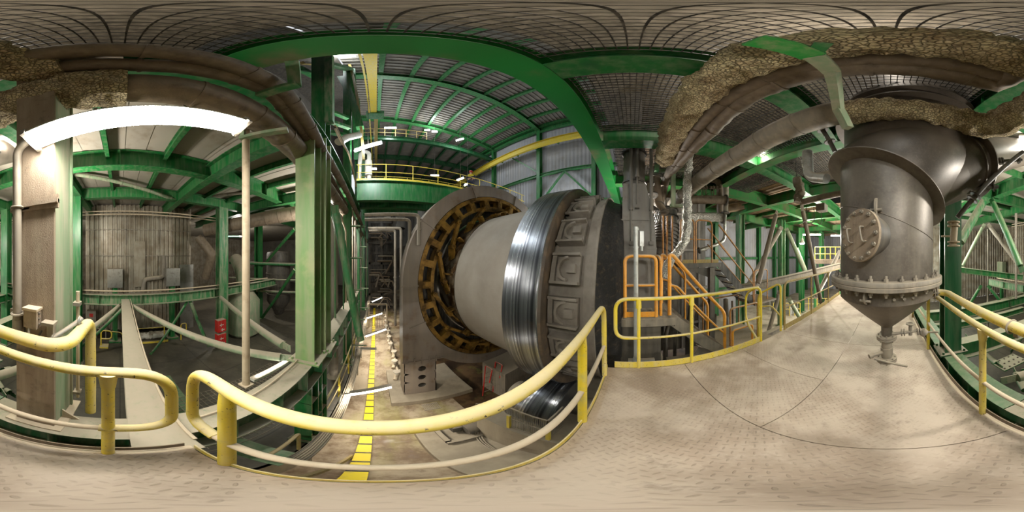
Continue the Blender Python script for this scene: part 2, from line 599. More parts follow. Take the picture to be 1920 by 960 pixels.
        me.set_sharp_from_angle(angle=R(38))
        me.update()
        ob = bpy.data.objects.new(name, me)
        C.objects.link(ob)
        if parent is not None:
            ob.parent = parent
            ob['_o'] = list(o)
        else:
            ob.location = o
            ob['_o'] = list(o)
        for k, v in tags.items():
            ob[k] = v
        return ob


def thing(name, label, cat, loc, group=None):
    o = bpy.data.objects.new(name, None)
    o.empty_display_size = 0.1
    C.objects.link(o)
    o.location = Vector(loc)
    o['_o'] = list(Vector(loc))
    o['label'] = label
    o['category'] = cat
    o['kind'] = 'thing'
    if group:
        o['group'] = group
    return o


def tag(o, label, cat, group=None, kind='thing'):
    o['label'] = label
    o['category'] = cat
    o['kind'] = kind
    if group:
        o['group'] = group
    return o


def copy_tree(o, loc, rot=None, label=None):
    r = o.copy()
    C.objects.link(r)
    r.location = Vector(loc)
    if rot is not None:
        r.rotation_euler = (0, 0, rot)
    if label:
        r['label'] = label
    for ch in list(o.children):
        c = ch.copy()
        C.objects.link(c)
        c.parent = r
        for g in list(ch.children):
            d = g.copy()
            C.objects.link(d)
            d.parent = c
    return r


def rounded(pts, rad, seg=6):
    """polyline with its corners rounded"""
    pts = [Vector(p) for p in pts]
    out = [pts[0]]
    for a, b, c in zip(pts, pts[1:], pts[2:]):
        r = min(rad, (a - b).length * 0.49, (c - b).length * 0.49)
        p, q = b + (a - b).normalized() * r, b + (c - b).normalized() * r
        for i in range(seg + 1):
            t = i / seg
            out.append(p * (1 - t) ** 2 + b * 2 * t * (1 - t) + q * t * t)
    out.append(pts[-1])
    return out


def dense(pts, step):
    out = [Vector(pts[0])]
    for a, b in zip(pts, pts[1:]):
        a, b = Vector(a), Vector(b)
        k = max(1, int((b - a).length / step))
        out += [a.lerp(b, (i + 1) / k) for i in range(k)]
    return out

# ================================================================== THE SETTING
def structure(o, label=None):
    o['kind'] = 'structure'
    if label:
        o['label'] = label
    return o


# plate deck the camera stands on: six tread plates with open seams
deck = structure(bpy.data.objects.new('floor', None))
C.objects.link(deck)
deck['_o'] = [0, 0, 0]
g = 0.0035
for i, (x0, x1, y0, y1) in enumerate([(-0.6, 1.95, -0.65, 0.29), (-0.6, 0.65, -2.6, -0.65), (0.65, 1.95, -1.55, -0.65),
                                      (0.65, 1.95, -2.6, -1.55), (-0.6, 0.65, -5.2, -2.6), (0.65, 1.95, -5.2, -2.6), (-0.6, 1.95, -7.4, -5.2)]):
    MB().box(x0 + g, x1 - g, y0 + g, y1 - g, -0.012, 0).build('deck_plate', 'plate_deck', deck)
m = MB()
m.tube([(-0.61, 0.29, -0.03), (-0.61, -7.4, -0.03)], 0.035, 12)
m.build('deck_edge', 'rail_dust', deck)
m = MB()
for y in (0.2, -0.9, -2.2, -3.6, -5.2, -7.2):
    m.ib((-0.6, y, -0.17), (1.95, y, -0.17), 0.3, 0.14)
m.ib((1.9, 0.29, -0.17), (1.9, -7.4, -0.17), 0.3, 0.12)
m.ib((-0.56, 0.29, -0.17), (-0.56, -7.4, -0.17), 0.3, 0.1)
m.box(-0.6, 1.95, 0.29, 0.3, -0.32, 0)
m.build('joist', 'green_dusty', deck)

# hall floors
structure(MB().box(-24, -0.85, -16, 26, -3.45, -3.2).build('floor', 'grimy_floor'))
structure(MB().box(-0.85, 12, -5, 30, -4.95, -4.7).build('floor', 'aisle_concrete'))
structure(MB().box(2.4, 8.6, 2.5, 9.5, -4.7, -4.69).build('floor', 'oily_or_shaded_floor'))
structure(MB().box(1.2, 11, -5.0, -0.9, -4.7, -4.69).build('floor', 'oily_or_shaded_floor'))  # dark patch: shade of the pit under the platform put into floor colour
structure(MB().box(-0.85, 14, -24, -5.0, -3.45, -3.2).build('floor', 'bright_floor'))
structure(MB().box(-0.9, -0.85, -5, 26, -4.95, -3.2).build('wall_left', 'concrete'))
structure(MB().box(-0.85, 12, -5.05, -5.0, -4.95, -3.2).build('wall_back', 'concrete'))
c = tag(MB().box(-0.30, -0.07, 0.4, 22, -4.7, -4.55).build('kerb', 'hazard_stripes'),
        'yellow and black striped kerb running down the edge of the aisle', 'kerb')
# far walls
wl = structure(MB().corr((11.2, -24, -3.2), (0, 1, 0), (0, 0, 1), 56, 20, 0.30, 0.016).build('wall_right', 'wall_panel'))
structure(MB().corr((-3, 30, -4.7), (1, 0, 0), (0, 0, 1), 15, 21, 0.30, 0.03).build('wall_front', 'roof_panel'))
structure(MB().corr((-24, -16, -3.2), (1, 0, 0), (0, 0, 1), 23.2, 8, 0.35, 0.05).build('wall_back', 'corrugated_zinc'))
structure(MB().corr((-0.8, -22, -3.2), (1, 0, 0), (0, 0, 1), 12, 8, 0.35, 0.05).build('wall_back', 'wall_panel'))
structure(MB().corr((-22, -16, -3.2), (0, 1, 0), (0, 0, 1), 42, 8, 0.35, 0.05).build('wall_left', 'corrugated_zinc'))
structure(MB().box(-22, -1.3, 26, 26.1, -3.2, 5).build('wall_front', 'roof_panel'))
structure(MB().box(-4.2, -4.1, 0.3, 26, 4.6, 17).build('wall_left', 'steel_dark'))
structure(MB().box(-4.2, 11.3, 0.2, 0.3, 6.7, 17).build('wall_back', 'steel_dark'))
structure(MB().box(-4.2, -1.25, 0.3, 26, 15.9, 16.0).build('ceiling', 'steel_dark'))
structure(MB().box(3.2, 11.3, -0.2, 0.3, 4.5, 6.7).build('wall_back', 'steel_dark'))

# ceilings
m = MB()
m.corr((-22, -16, 4.55), (0, 1, 0), (1, 0, 0), 42, 20.75, 0.5, 0.012, flat=0.9)
structure(m.build('ceiling', 'ceiling_panel'))
m = MB()
m.corr((3.0, -22, 4.55), (0, 1, 0), (1, 0, 0), 22.3, 8.4, 0.25, 0.03)
structure(m.build('ceiling', 'ceiling_brown'))
structure(MB().corr((-1.2, -22, 4.6), (0, 1, 0), (1, 0, 0), 13.5, 4.2, 0.25, 0.03).build('ceiling', 'ceiling_brown'))
# deck of the storey above the gratings
structure(MB().box(-4.2, 11.3, -22, 0.7, 6.6, 6.7).build('ceiling', 'grate_dusty'))


def grating(x0, x1, y0, y1, z, label, pitch=0.055, depth=0.025):
    m = MB()
    n = int((x1 - x0) / pitch)
    for i in range(n + 1):
        x = x0 + i * (x1 - x0) / n
        m.box(x - 0.004, x + 0.004, y0, y1, z, z + depth)
    n = int((y1 - y0) / pitch)
    for i in range(n + 1):
        y = y0 + i * (y1 - y0) / n
        m.box(x0, x1, y - 0.004, y + 0.004, z + depth * 0.4, z + depth)
    o = m.build('floor_grating', 'black_paint')
    return tag(o, label, 'grating', 'open steel gratings overhead')


grating(-0.92, 0.82, -1.2, 0.52, 4.2, 'open steel grating straight above the plate deck')
grating(-0.92, 0.82, -4.2, -1.22, 4.2, 'dark open steel grating above the insulated pipe over the big vessel')
grating(1.1, 2.66, -1.6, 0.52, 4.2, 'open steel grating between the two green beams by the kiln inlet')
grating(1.1, 2.66, -4.2, -1.62, 4.2, 'open steel grating hidden in part behind the thick wool-covered pipe', 0.06)
grating(2.98, 4.85, -4.2, 0.4, 4.2, 'open steel grating beyond the tall grey inlet housing', 0.07)

# main roof of the kiln hall, falling towards the right-hand wall
m = MB()
for i in range(1):
    m.corr((-1.2, 0.7, EYE + 14.35), (0, 1, 0), (1, 0, -0.12), 30, 12.6, 0.30, 0.11, nrm=(0, 0, 1))
structure(m.build('ceiling', 'roof_panel'))


def girder(name, label, cat, p, q, H=0.5, B=0.27, mat='green', group=None, up=(0, 0, 1), stiff=0.0):
    m = MB()
    m.ib(p, q, H, B, up)
    o = m.build(name, mat)
    tag(o, label, cat, group)
    if stiff:
        p, q = Vector(p), Vector(q)
        L = (q - p).length
        k = int(L / stiff)
        a, r, u = m.frame(p, q, up)
        for i in range(1, k):
            s_ = MB()
            c = p + a * (L * i / k)
            for sg in (-1, 1):
                s_.bar(c + r * sg * 0.01, c + r * sg * (B / 2 - 0.005), 0.012, H - 0.05, up)
            s_.build('stiffener_plate', mat, o)
    return o


G = 'overhead green roof and floor beams'
# beams right above the deck
girder('overhead_beam', 'wide green beam arching overhead in front of the kiln', 'beam', (-0.9, 0.645, 4.15), (10.9, 0.645, 4.15), 0.5, 0.28, 'green_rusty', G)
girder('overhead_beam', 'green beam above the left row of columns behind the pipes', 'beam', (-1.06, -8, 4.15), (-1.06, 10, 4.15), 0.5, 0.28, 'green', G)
girder('overhead_beam', 'green beam above the right part of the plate deck', 'beam', (0.96, 0.5, 4.15), (0.96, -6.5, 4.15), 0.5, 0.28, 'green', G)
girder('overhead_beam', 'short green beam above the top of the grey inlet housing', 'beam', (2.81, 0.5, 4.15), (2.81, -10, 4.15), 0.5, 0.28, 'green', G)
girder('overhead_beam', 'green beam over the orange stair frame', 'beam', (4.95, 0.5, 4.15), (4.95, -20, 4.15), 0.5, 0.28, 'green_brown', G)
girder('overhead_beam', 'green beam nearest the right-hand wall under the brown ceiling', 'beam', (8.2, 0.5, 4.15), (8.2, -20, 4.15), 0.5, 0.28, 'green_brown', G)
for y, l in ((-2.7, 'green cross beam over the big grey vessel'), (-5.4, 'green cross beam just behind the big grey vessel'),
             (-9.0, 'green cross beam over the yellow balcony rail'), (-13.5, 'green cross beam near the far grey wall panels')):
    girder('overhead_beam', l, 'beam', (-1.0, y, 4.12), (10.9, y, 4.12), 0.45, 0.24, 'green_brown', G)
for i, y in enumerate((-1.4, -4.0, -6.6, -7.8, -10.3, -11.7, -15.0, -16.6, -18.2)):
    girder('ceiling_joist', 'thin green joist under the brown ceiling right of the vessel', 'joist', (3.1, y, 4.42), (10.9, y, 4.42), 0.2, 0.12, 'green_brown', 'joists under the brown ceiling')
# left-hand storey
girder('overhead_beam', 'long dusty green beam crossing the ceiling panels above the left storey', 'beam', (-3.95, -12, 4.25), (-3.95, 12, 4.25), 0.55, 0.3, 'green', G, stiff=2.4)
girder('overhead_beam', 'far green beam over the corrugated casing', 'beam', (-6.4, -12, 4.2), (-6.4, 14, 4.2), 0.45, 0.26, 'green', G)
girder('overhead_beam', 'green beam running from the double column into the left storey', 'beam', (-12, 2.4, 4.15), (-1.0, 2.4, 4.15), 0.5, 0.27, 'green', G)
girder('overhead_beam', 'green beam over the dusty column joining the left storey', 'beam', (-12, -1.55, 4.15), (-1.0, -1.55, 4.15), 0.45, 0.25, 'green', G)
girder('overhead_beam', 'green beam above the pipe brace frame', 'beam', (-12, -5.2, 4.15), (-1.0, -5.2, 4.15), 0.45, 0.25, 'green', G)
girder('overhead_beam', 'green beam over the far left ducts', 'beam', (-12, 6.0, 4.15), (-1.0, 6.0, 4.15), 0.45, 0.25, 'green', G)
for y in (-10.5, -8.7, -6.9, -3.6, -0.3, 1.1, 3.7, 4.9, 7.3, 8.6):
    girder('ceiling_joist', 'slim green joist under the pale ceiling of the left storey', 'joist', (-13, y, 4.42), (-1.2, y, 4.42), 0.22, 0.10, 'green', 'joists under the pale ceiling')

# hall roof steelwork
for y, l in ((7.0, 'nearest big green rafter under the high corrugated roof'), (12.4, 'second green rafter under the high corrugated roof'),
             (18.0, 'third green rafter under the high corrugated roof')):
    girder('roof_rafter', l, 'rafter', (-1.2, y, EYE + 14.1), (11.0, y, EYE + 12.65), 0.55, 0.4, 'green', 'rafters of the kiln hall roof')
for i in range(9):
    x = 0.2 + i * 1.3
    girder('roof_purlin', 'narrow green purlin running along under the high corrugated roof', 'purlin', (x, 0.8, EYE + 14.22 - .12 * (x + 1.2)), (x, 26, EYE + 14.22 - .12 * (x + 1.2)), 0.3, 0.2, 'green', 'purlins of the kiln hall roof')
girder('eaves_beam', 'green eaves beam where the high roof meets the grey wall', 'beam', (10.9, 0.8, EYE + 12.5), (10.9, 26, EYE + 12.5), 0.5, 0.3, 'green')
# wall frame of the right-hand wall
for y, l in ((2.6, 'green wall column just left of the arching overhead beam'), (7.0, 'green wall column with crossed braces above the kiln tyre'),
             (12.4, 'green wall column next to the far end of the crane rail'), (18, 'green wall column deepest in the kiln hall')):
    girder('wall_column', l, 'column', (10.95, y, -4.7), (10.95, y, EYE + 12.6), 0.4, 0.3, 'green', 'columns of the right-hand wall', up=(1, 0, 0))
for z, l in ((2.6, 'lowest green wall rail on the grey panel wall'), (5.6, 'middle green wall rail on the grey panel wall'), (8.6, 'green wall rail just under the crane rail')):
    girder('wall_rail', l, 'rail', (11.0, 0.4, z), (11.0, 28, z), 0.25, 0.2, 'green', 'rails of the right-hand wall')
for (y0, z0, y1, z1), l in (((2.6, 5.7, 4.8, 8.4), 'green diagonal brace on the grey wall, nearest the tyre'), ((7.0, 5.7, 4.8, 8.4), 'green diagonal brace meeting the nearer one at a peak'),
                            ((7.0, 8.8, 9.8, 11.6), 'green diagonal brace above the crane rail'), ((7.0, 0.4, 10.5, 5.4), 'low green diagonal brace on the grey wall')):
    tag(MB().bar((10.9, y0, z0), (10.9, y1, z1), 0.14, 0.14).build('wall_brace', 'green'), l, 'brace', 'braces of the right-hand wall')
cr = thing('crane_rail', 'bright yellow crane rail girder along the grey hall wall', 'crane rail', (10.3, 14, 11.4))
MB().ib((10.3, 0.8, 11.6), (10.3, 27, 11.6), 0.55, 0.34, (0, 0, 1)).build('rail_girder', 'yellow', cr)
MB().bar((10.1, 0.8, 11.2), (10.1, 27, 11.2), 0.08, 0.1).build('conductor_bar', 'yellow', cr)
m = MB()
for i in range(14):
    y = 1.4 + i * 1.9
    m.bar((10.75, y, 11.5), (10.3, y, 11.5), 0.1, 0.2)
m.build('bracket', 'green', cr)
cr = thing('crane_rail', 'yellow crane rail running high above the aisle on the left', 'crane rail', (-0.45, 10, 11.4))
MB().ib((-0.12, 2.6, 11.6), (-0.12, 8.0, 11.6), 0.55, 0.3, (0, 0, 1)).build('rail_girder', 'yellow', cr)
MB().ib((0.0, 8.6, 11.6), (0.0, 20, 11.6), 0.4, 0.22, (0, 0, 1)).build('rail_extension', 'yellow_old', cr)
MB().box(-0.5, 0.4, 8.0, 8.6, 11.2, 11.5).build('end_stop', 'green', cr)
MB().bar((-0.34, 2.6, 11.3), (-0.34, 20, 11.3), 0.06, 0.08).build('conductor_bar', 'yellow', cr)


for i in range(8):
    y = -6.2 - i * 2.3
    girder('wall_column', 'green post of the grey panel wall beyond the bright lower floor', 'column', (10.95, y, -3.2), (10.95, y, 4.5), 0.3, 0.3, 'green', 'posts of the wall beyond the lower floor', up=(1, 0, 0))
for z, l in ((-1.0, 'lower green rail on the far grey panel wall'), (1.4, 'upper green rail on the far grey panel wall')):
    girder('wall_rail', l, 'rail', (11.0, -22, z), (11.0, -5, z), 0.2, 0.2, 'green', 'rails of the wall beyond the lower floor')


# ------------------------------------------------------------------ columns
def h_column(label, x, y, z0, z1, H, B, mat='green', along='y', name='steel_column', base=True, group='green steel columns'):
    t = thing(name, label, 'column', (x, y, z0), group)
    MB().ib((x, y, z0 + 0.03), (x, y, z1), H, B, (0, 1, 0) if along == 'y' else (1, 0, 0), t=0.025, tw=0.018).build('shaft', mat, t)
    if base:
        m = MB().box(x - B * 0.8, x + B * 0.8, y - H * 0.75, y + H * 0.75, z0, z0 + 0.03)
        for sx in (-1, 1):
            for sy in (-1, 1):
                m.cyl((x + sx * B * 0.62, y + sy * H * 0.62, z0 + 0.02), (x + sx * B * 0.62, y + sy * H * 0.62, z0 + 0.08), 0.02, 8)
        m.build('base_plate', mat, t)
    return t


# the dusty box column beside the lamp
t = thing('steel_column', 'thick dust-covered brown box column under the bright fluorescent lamp', 'column', (-1.09, -0.53, -0.12), 'green steel columns')
MB().box(-0.935, -0.91, -0.67, -0.39, -0.1, 4.2).build('face_plate', 'brown_plate', t)
m = MB().box(-1.26, -0.935, -0.66, -0.40, -0.1, 4.2)
m.box(-1.28, -1.255, -0.68, -0.38, -0.1, 4.2)
m.build('shaft', 'green_pale', t)
m = MB().box(-1.34, -0.86, -0.73, -0.33, -0.12, -0.1)
m.poly([(-1.05, -0.39, -0.1), (-1.05, -0.27, -0.1), (-1.05, -0.39, 0.06)], (-0.012, 0, 0))
m.build('base_plate', 'rail_dust', t)
m = MB().box(-0.92, -0.885, -0.70, -0.36, 1.93, 1.96)
m.box(-0.92, -0.90, -0.70, -0.36, 1.90, 1.99)
m.build('collar', 'brown_plate', t)

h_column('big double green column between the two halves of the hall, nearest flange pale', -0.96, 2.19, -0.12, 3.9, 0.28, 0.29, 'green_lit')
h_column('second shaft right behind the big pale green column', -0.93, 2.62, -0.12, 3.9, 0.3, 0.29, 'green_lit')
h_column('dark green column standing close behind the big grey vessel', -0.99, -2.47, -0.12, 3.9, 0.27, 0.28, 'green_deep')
h_column('green column on the left of the corrugated casing', -6.0, -1.62, -3.2, 3.95, 0.3, 0.36, 'green', 'x')
h_column('green column carrying the red fire boxes', -6.3, 4.55, -3.2, 3.95, 0.32, 0.5, 'green_dusty', 'x')
h_column('green column in front of the far ducts of the left storey', -8.0, 9.1, -3.2, 3.95, 0.4, 0.5, 'green', 'x')
h_column('green column seen left of the dusty box column', -6.2, -5.2, -3.2, 3.95, 0.36, 0.4, 'green', 'x')
h_column('green column far back between the pipe braces', -10.2, -6.6, -3.2, 3.95, 0.36, 0.4, 'green', 'x')
for y, l in ((6.2, 'green column along the aisle behind the standing pipe'), (9.6, 'second green column along the left of the aisle'), (14.0, 'third green column along the left of the aisle'),
             (20.0, 'last green column at the end of the aisle')):
    h_column(l, -1.1, y, -3.2, 15.4, 0.32, 0.28, 'green')
h_column('tall green hall column rising beside the yellow crane rail', -1.15, 3.3, 3.9, 15.4, 0.4, 0.3, 'green', base=False)
for (px, d), l in {(1388, 9.0): 'dusty column beside the end of the orange stairs', (1465, 10.5): 'slim green column behind the brown leaning brace',
                   (1503, 13.5): 'green column under the bell lamp', (1540, 15.5): 'green column beside the yellow balcony',
                   (1437, 17.5): 'far green column against the grey wall panels', (1415, 19.0): 'thin far green column next to the orange handrail'}.items():
    p = P(px, 480, d=d)
    h_column(l, p.x, p.y, -3.2, 3.95, 0.36, 0.36, 'green_dusty' if d < 12 else 'green', 'y')

# ------------------------------------------------------------------ beams at deck level
girder('deck_beam', 'dusty stiffened beam beside the plate deck carrying the box column and the double column', 'beam', (-0.965, -0.95, -0.38), (-0.965, 8, -0.38), 0.52, 0.29, 'green_dusty', 'deck-level beams', stiff=0.55)
girder('deck_beam', 'clean green stiffened beam beside the plate deck under the dark column', 'beam', (-0.965, -8, -0.38), (-0.965, -0.96, -0.38), 0.52, 0.29, 'green_clean', 'deck-level beams', stiff=0.55)
girder('deck_beam', 'pale dusty green beam reaching away from the gap in the yellow rails', 'beam', (-6.3, 0.205, -0.26), (-0.62, 0.205, -0.26), 0.3, 0.31, 'green_pale', 'deck-level beams')
girder('deck_beam', 'long green cross beam in front of the corrugated casing', 'beam', (-6.4, -9, -0.15), (-6.4, 9, -0.15), 0.42, 0.3, 'green_dusty', 'deck-level beams', stiff=1.6)
h_column('lower green shaft carrying the big double column down to the storey below', -0.99, 2.19, -3.2, -0.64, 0.28, 0.27, 'green')
h_column('second lower green shaft under the double column, nearer the aisle', -0.99, 2.62, -3.2, -0.64, 0.28, 0.27, 'green')
for z in (-1.3, -2.1):
    tag(MB().box(-1.12, -0.86, 2.05, 2.76, z, z + 0.015).build('shelf_plate', 'rail_dust'), 'dusty stiffening plate between the two lower green shafts', 'plate', 'plates between the lower shafts')
girder('deck_beam', 'green beam crossing behind the dark column at deck level', 'beam', (-12, -2.75, -0.35), (-1.1, -2.75, -0.35), 0.4, 0.26, 'green', 'deck-level beams')
girder('deck_beam', 'green beam deeper in the brace frame right of the vessel', 'beam', (-12, -5.2, -0.5), (-1.1, -5.2, -0.5), 0.4, 0.26, 'green', 'deck-level beams')
m = MB()
m.cyl((-1.02, -0.35, 0.0), (-1.02, -0.35, -0.0), 0.01, 6)
for yy, l in ((0.35, 'pale green pipe brace running left-to-right down to the big double column'),):
    pass
BR = 'tubular braces'


def brace(label, p, q, r=0.07, mat='green_dusty', name='pipe_brace', gusset=True):
    t = thing(name, label, 'brace', Vector(q), BR)
    p, q = Vector(p), Vector(q)
    a = (q - p).normalized()
    MB().cyl(p + a * 0.22, q - a * 0.22, r, 14).build('tube', mat, t)
    m = MB()
    for c, s_ in ((p, 1), (q, -1)):
        m.bar(c, c + a * s_ * 0.36, 0.012, r * 1.9)
        for k in (0.08, 0.16):
            for w_ in (-0.4, 0.4):
                _, rr, uu = m.frame(p, q)
                e = c + a * s_ * k + uu * r * w_
                m.cyl(e - rr * 0.016, e + rr * 0.016, 0.011, 6)
    m.build('end_plate', mat, t)
    return t


brace('long pale pipe brace crossing under the rail gap towards the double column', (-5.9, 0.38, -0.22), (-1.2, 2.2, -0.22), 0.08, 'green_pale')
brace('shorter pale pipe brace from the pale beam towards the dusty box column', (-5.9, 0.02, -0.22), (-1.2, -1.45, -0.22), 0.08, 'green_pale')
brace('sloping green brace in front of the corrugated casing', (-6.4, 0.3, -0.3), (-6.4, -1.9, -2.9), 0.07, 'green')
brace('green brace leaning down to the column with the red boxes', P(355, 560, X=-6.4), P(392, 650, X=-6.4), 0.08, 'green_dusty')
brace('green brace rising left of the red boxes', (-6.4, 1.2, -2.9), (-6.4, 2.8, -0.4), 0.06, 'green')
brace('pale brace running from the red-box column to the double column', P(412, 556, X=-6.2), P(545, 655, d=2.9), 0.09, 'green_pale')
brace('bright green brace high behind the thin standing pole', P(488, 600, X=-7.9), P(556, 500, d=9.0), 0.1, 'green')
brace('bright green brace under the big duct of the left storey', P(492, 500, X=-8.0), P(556, 425, d=9.0), 0.1, 'green')
brace('square dusty brace leaning behind the double column', P(627, 385, d=3.85), P(677, 640, d=4.1), 0.1, 'green_dusty')
# brace frame right of the vessel (x<-1.1, y<-3)
brace('thick dusty brace rising beside the dark column', P(1795, 465, d=4.6), P(1848, 372, d=5.6), 0.13, 'green_dusty')
brace('green brace descending right from the same node as the thick dusty brace', P(1858, 372, d=5.6), P(1918, 510, d=4.8), 0.1, 'green')
brace('slim green brace rising from the gusset below the node', P(1802, 505, d=8.0), P(1846, 420, d=8.0), 0.09, 'green_pale')
brace('brown dusty brace descending right to the next post', P(1852, 420, d=8.0), P(1912, 500, d=8.0), 0.1, 'steel_dusty')
brace('green brace pointing down under the long cross rail', P(1840, 535, d=8.0), P(1815, 575, d=8.0), 0.08, 'green')
brace('short green brace next to the hanging gusset', P(1852, 535, d=8.0), P(1885, 575, d=8.0), 0.08, 'green')
brace('thick green pipe brace lying flat beyond the beam', P(1800, 660, z=-1.0), P(1872, 625, z=-1.0), 0.07, 'green')
brace('green pipe brace leading left from the bolted gusset', P(1810, 628, z=-1.0), P(1880, 690, z=-1.0), 0.07, 'green')
brace('green pipe brace leading right from the bolted gusset', P(1900, 690, z=-1.0), P(12, 745, z=-1.0), 0.07, 'green')
brace('green pipe stub above the bolted gusset', P(1895, 660, z=-1.0), P(1916, 630, z=-1.0), 0.07, 'green')
brace('green pipe brace left of the box column base', P(0, 695, z=-1.0), P(28, 690, z=-1.0), 0.07, 'green')
brace('lower green pipe brace left of the box column base', P(0, 725, z=-1.0), P(28, 742, z=-1.0), 0.06, 'green')
gp = thing('gusset_plate', 'flat bolted green gusset plate where the pipe braces meet', 'plate', P(1892, 678, z=-1.02))
c = P(1892, 678, z=-1.0)
MB().box(c.x - 0.32, c.x + 0.32, c.y - 0.22, c.y + 0.22, -1.03, -1.0).build('plate', 'green', gp)
m = MB()
for i in range(5):
    for j in range(3):
        m.cyl((c.x - 0.26 + i * 0.13, c.y - 0.16 + j * 0.16, -1.0), (c.x - 0.26 + i * 0.13, c.y - 0.16 + j * 0.16, -0.975), 0.02, 6)
m.build('bolt', 'steel_dark', gp)
for (a, b), l in (((P(1745, 592, z=-0.9), P(1918, 553, z=-0.9)), 'green cross rail with lattice lying behind the dark column'),
                  ((P(1745, 615, z=-0.7), P(1918, 580, z=-0.7)), 'lower green beam behind the dark column'),
                  ((P(1795, 505, d=7.6), P(1918, 520, d=7.2)), 'green beam crossing behind the pipe braces'),
                  ((P(1806, 640, z=-1.3), P(1840, 632, z=-1.3)), 'short green beam stub beyond the pipe by the column')):
    girder('tie_beam', l, 'beam', a, b, 0.24, 0.2, 'green', 'tie beams of the brace frame')
for (px, d, y0, y1), l in {(1905, 6.5, 400, 560): 'thin grey post inside the brace frame', (1852, 8.5, 430, 640): 'dusty post below the brace node'}.items():
    p, q = P(px, y1, d=d), P(px, y0, d=d)
    tag(MB().cyl(p, q, 0.05).build('post', 'steel_dusty'), l, 'post')

# leaning brown struts right of the vessel
for (a, b), l in (((P(1457, 395, d=5.5), P(1418, 545, d=4.5)), 'brown strut leaning left beside the orange gate'),
                  ((P(1503, 385, d=5.5), P(1540, 570, d=6.0)), 'brown strut leaning right before the vessel'),
                  ((P(1466, 425, d=9), P(1402, 535, d=8.6)), 'thick pale brace with bolted end leaning left'),
                  ((P(1474, 428, d=9), P(1514, 520, d=9)), 'pale brace leaning right from the green node'),
                  ((P(1575, 470, d=10), P(1528, 560, d=9.6)), 'pale brace rising towards the vessel'),
                  ((P(1462, 545, d=9), P(1440, 625, d=9)), 'pale brace reaching down to the bright lower floor'),
                  ((P(1478, 558, d=9), P(1505, 605, d=9)), 'pale green brace reaching down right to the lower floor'),
                  ((P(1494, 465, d=12), P(1512, 510, d=12)), 'distant pale green brace behind the slim post')):
    brace(l, a, b, 0.075 if 'brown' in l else 0.12, 'brown_pipe' if 'brown' in l else ('green_pale' if 'green' in l else 'steel_dusty'))

# ================================================================== GUARD RAILS OF THE DECK
TOP, MID = 1.07, 0.52
# front rail
t = thing('guard_rail', 'nearest yellow guard rail curving across in front of the kiln', 'railing', (0.6, 0.3, 0), 'yellow guard rails round the deck')
pth = rounded([(0.95, 0.3, MID), (-0.63, 0.3, MID), (-0.63, 0.3, TOP), (1.74, 0.3, TOP), (1.76, 0.3, 0.04)], 0.24, 8)
i_ = max(range(len(pth)), key=lambda k: -pth[k].x)
MB().tube(dense(rounded([(-0.45, 0.3, MID), (-0.63, 0.3, MID), (-0.63, 0.3, TOP), (1.72, 0.3, TOP), (1.76, 0.3, 0.0)], 0.22, 10), 0.12), 0.028, 16, rough=0.0012).build('top_rail', 'yellow_dusty', t)
MB().tube([(-0.45, 0.3, MID), (0.955, 0.3, MID)], 0.02, 14).build('middle_rail', 'rail_dust', t)
MB().tube([(0.955, 0.3, MID), (1.76, 0.3, MID)], 0.02, 14).build('middle_rail', 'rail_dust', t)
for x in (-0.39, 0.955):
    m = MB().cyl((x, 0.3, 0), (x, 0.3, TOP - 0.1), 0.03, 16).cyl((x, 0.3, TOP - 0.1), (x, 0.3, TOP), 0.03, 16, 0.024)
    m.build('post', 'yellow', t)
MB().box(-0.6, 1.93, 0.292, 0.3, 0, 0.07).build('toe_board', 'yellow_dusty', t)
# left rail
t = thing('guard_rail', 'dust-covered yellow guard rail along the left edge, ending in a loop at the gap', 'railing', (-0.6, -0.6, 0), 'yellow guard rails round the deck')
MB().tube(dense(rounded([(-0.61, -0.08, MID), (-0.61, 0.2, MID), (-0.61, 0.2, TOP), (-0.61, -2.3, TOP)], 0.22, 10), 0.12), 0.027, 16, rough=0.0012).build('top_rail', 'yellow_dusty', t)
MB().tube([(-0.61, -2.3, TOP), (-0.61, -5.8, TOP)], 0.026, 12).build('top_rail', 'yellow_dusty', t)
MB().tube([(-0.61, -0.08, MID), (-0.61, -5.8, MID)], 0.018, 12).build('middle_rail', 'rail_dust', t)
for y, mt in ((-0.045, 'yellow'), (-0.93, 'yellow_dusty'), (-2.42, 'yellow'), (-4.0, 'yellow_old')):
    MB().cyl((-0.61, y, 0), (-0.61, y, TOP - 0.1), 0.026, 16).cyl((-0.61, y, TOP - 0.1), (-0.61, y, TOP), 0.03, 16, 0.04).build('post', mt, t)
MB().box(-0.63, -0.622, -5.8, 0.26, 0.03, 0.1).build('toe_board', 'brown_pipe', t)
# right rail, near section
t = thing('guard_rail', 'yellow guard rail with looped end in front of the orange platform', 'railing', (1.96, -1, 0), 'yellow guard rails round the deck')
MB().tube(dense(rounded([(1.96, -0.1, MID), (1.96, 0.2, MID), (1.96, 0.2, TOP), (1.96, -1.98, TOP), (1.96, -1.98, 0.0)], 0.16, 8), 0.12), 0.024, 14).build('top_rail', 'yellow', t)
MB().tube([(1.96, -0.1, MID), (1.96, -1.98, MID)], 0.017, 12).build('middle_rail', 'yellow_dusty', t)
for y in (-0.08, -0.75):
    MB().cyl((1.96, y, 0), (1.96, y, TOP - 0.12), 0.022, 14).cyl((1.96, y, TOP - 0.12), (1.96, y, TOP), 0.034, 14, 0.03).build('post', 'yellow', t)
MB().box(1.955, 1.965, -1.98, 0.21, 0.0, 0.11).build('toe_board', 'yellow_dusty', t)
MB().tube(rounded([(1.98, -1.93, 0.03), (2.3, -1.93, 0.35), (2.3, -1.93, 0.9), (1.98, -1.93, TOP)], 0.15), 0.02, 10).build('return_bar', 'yellow', t)
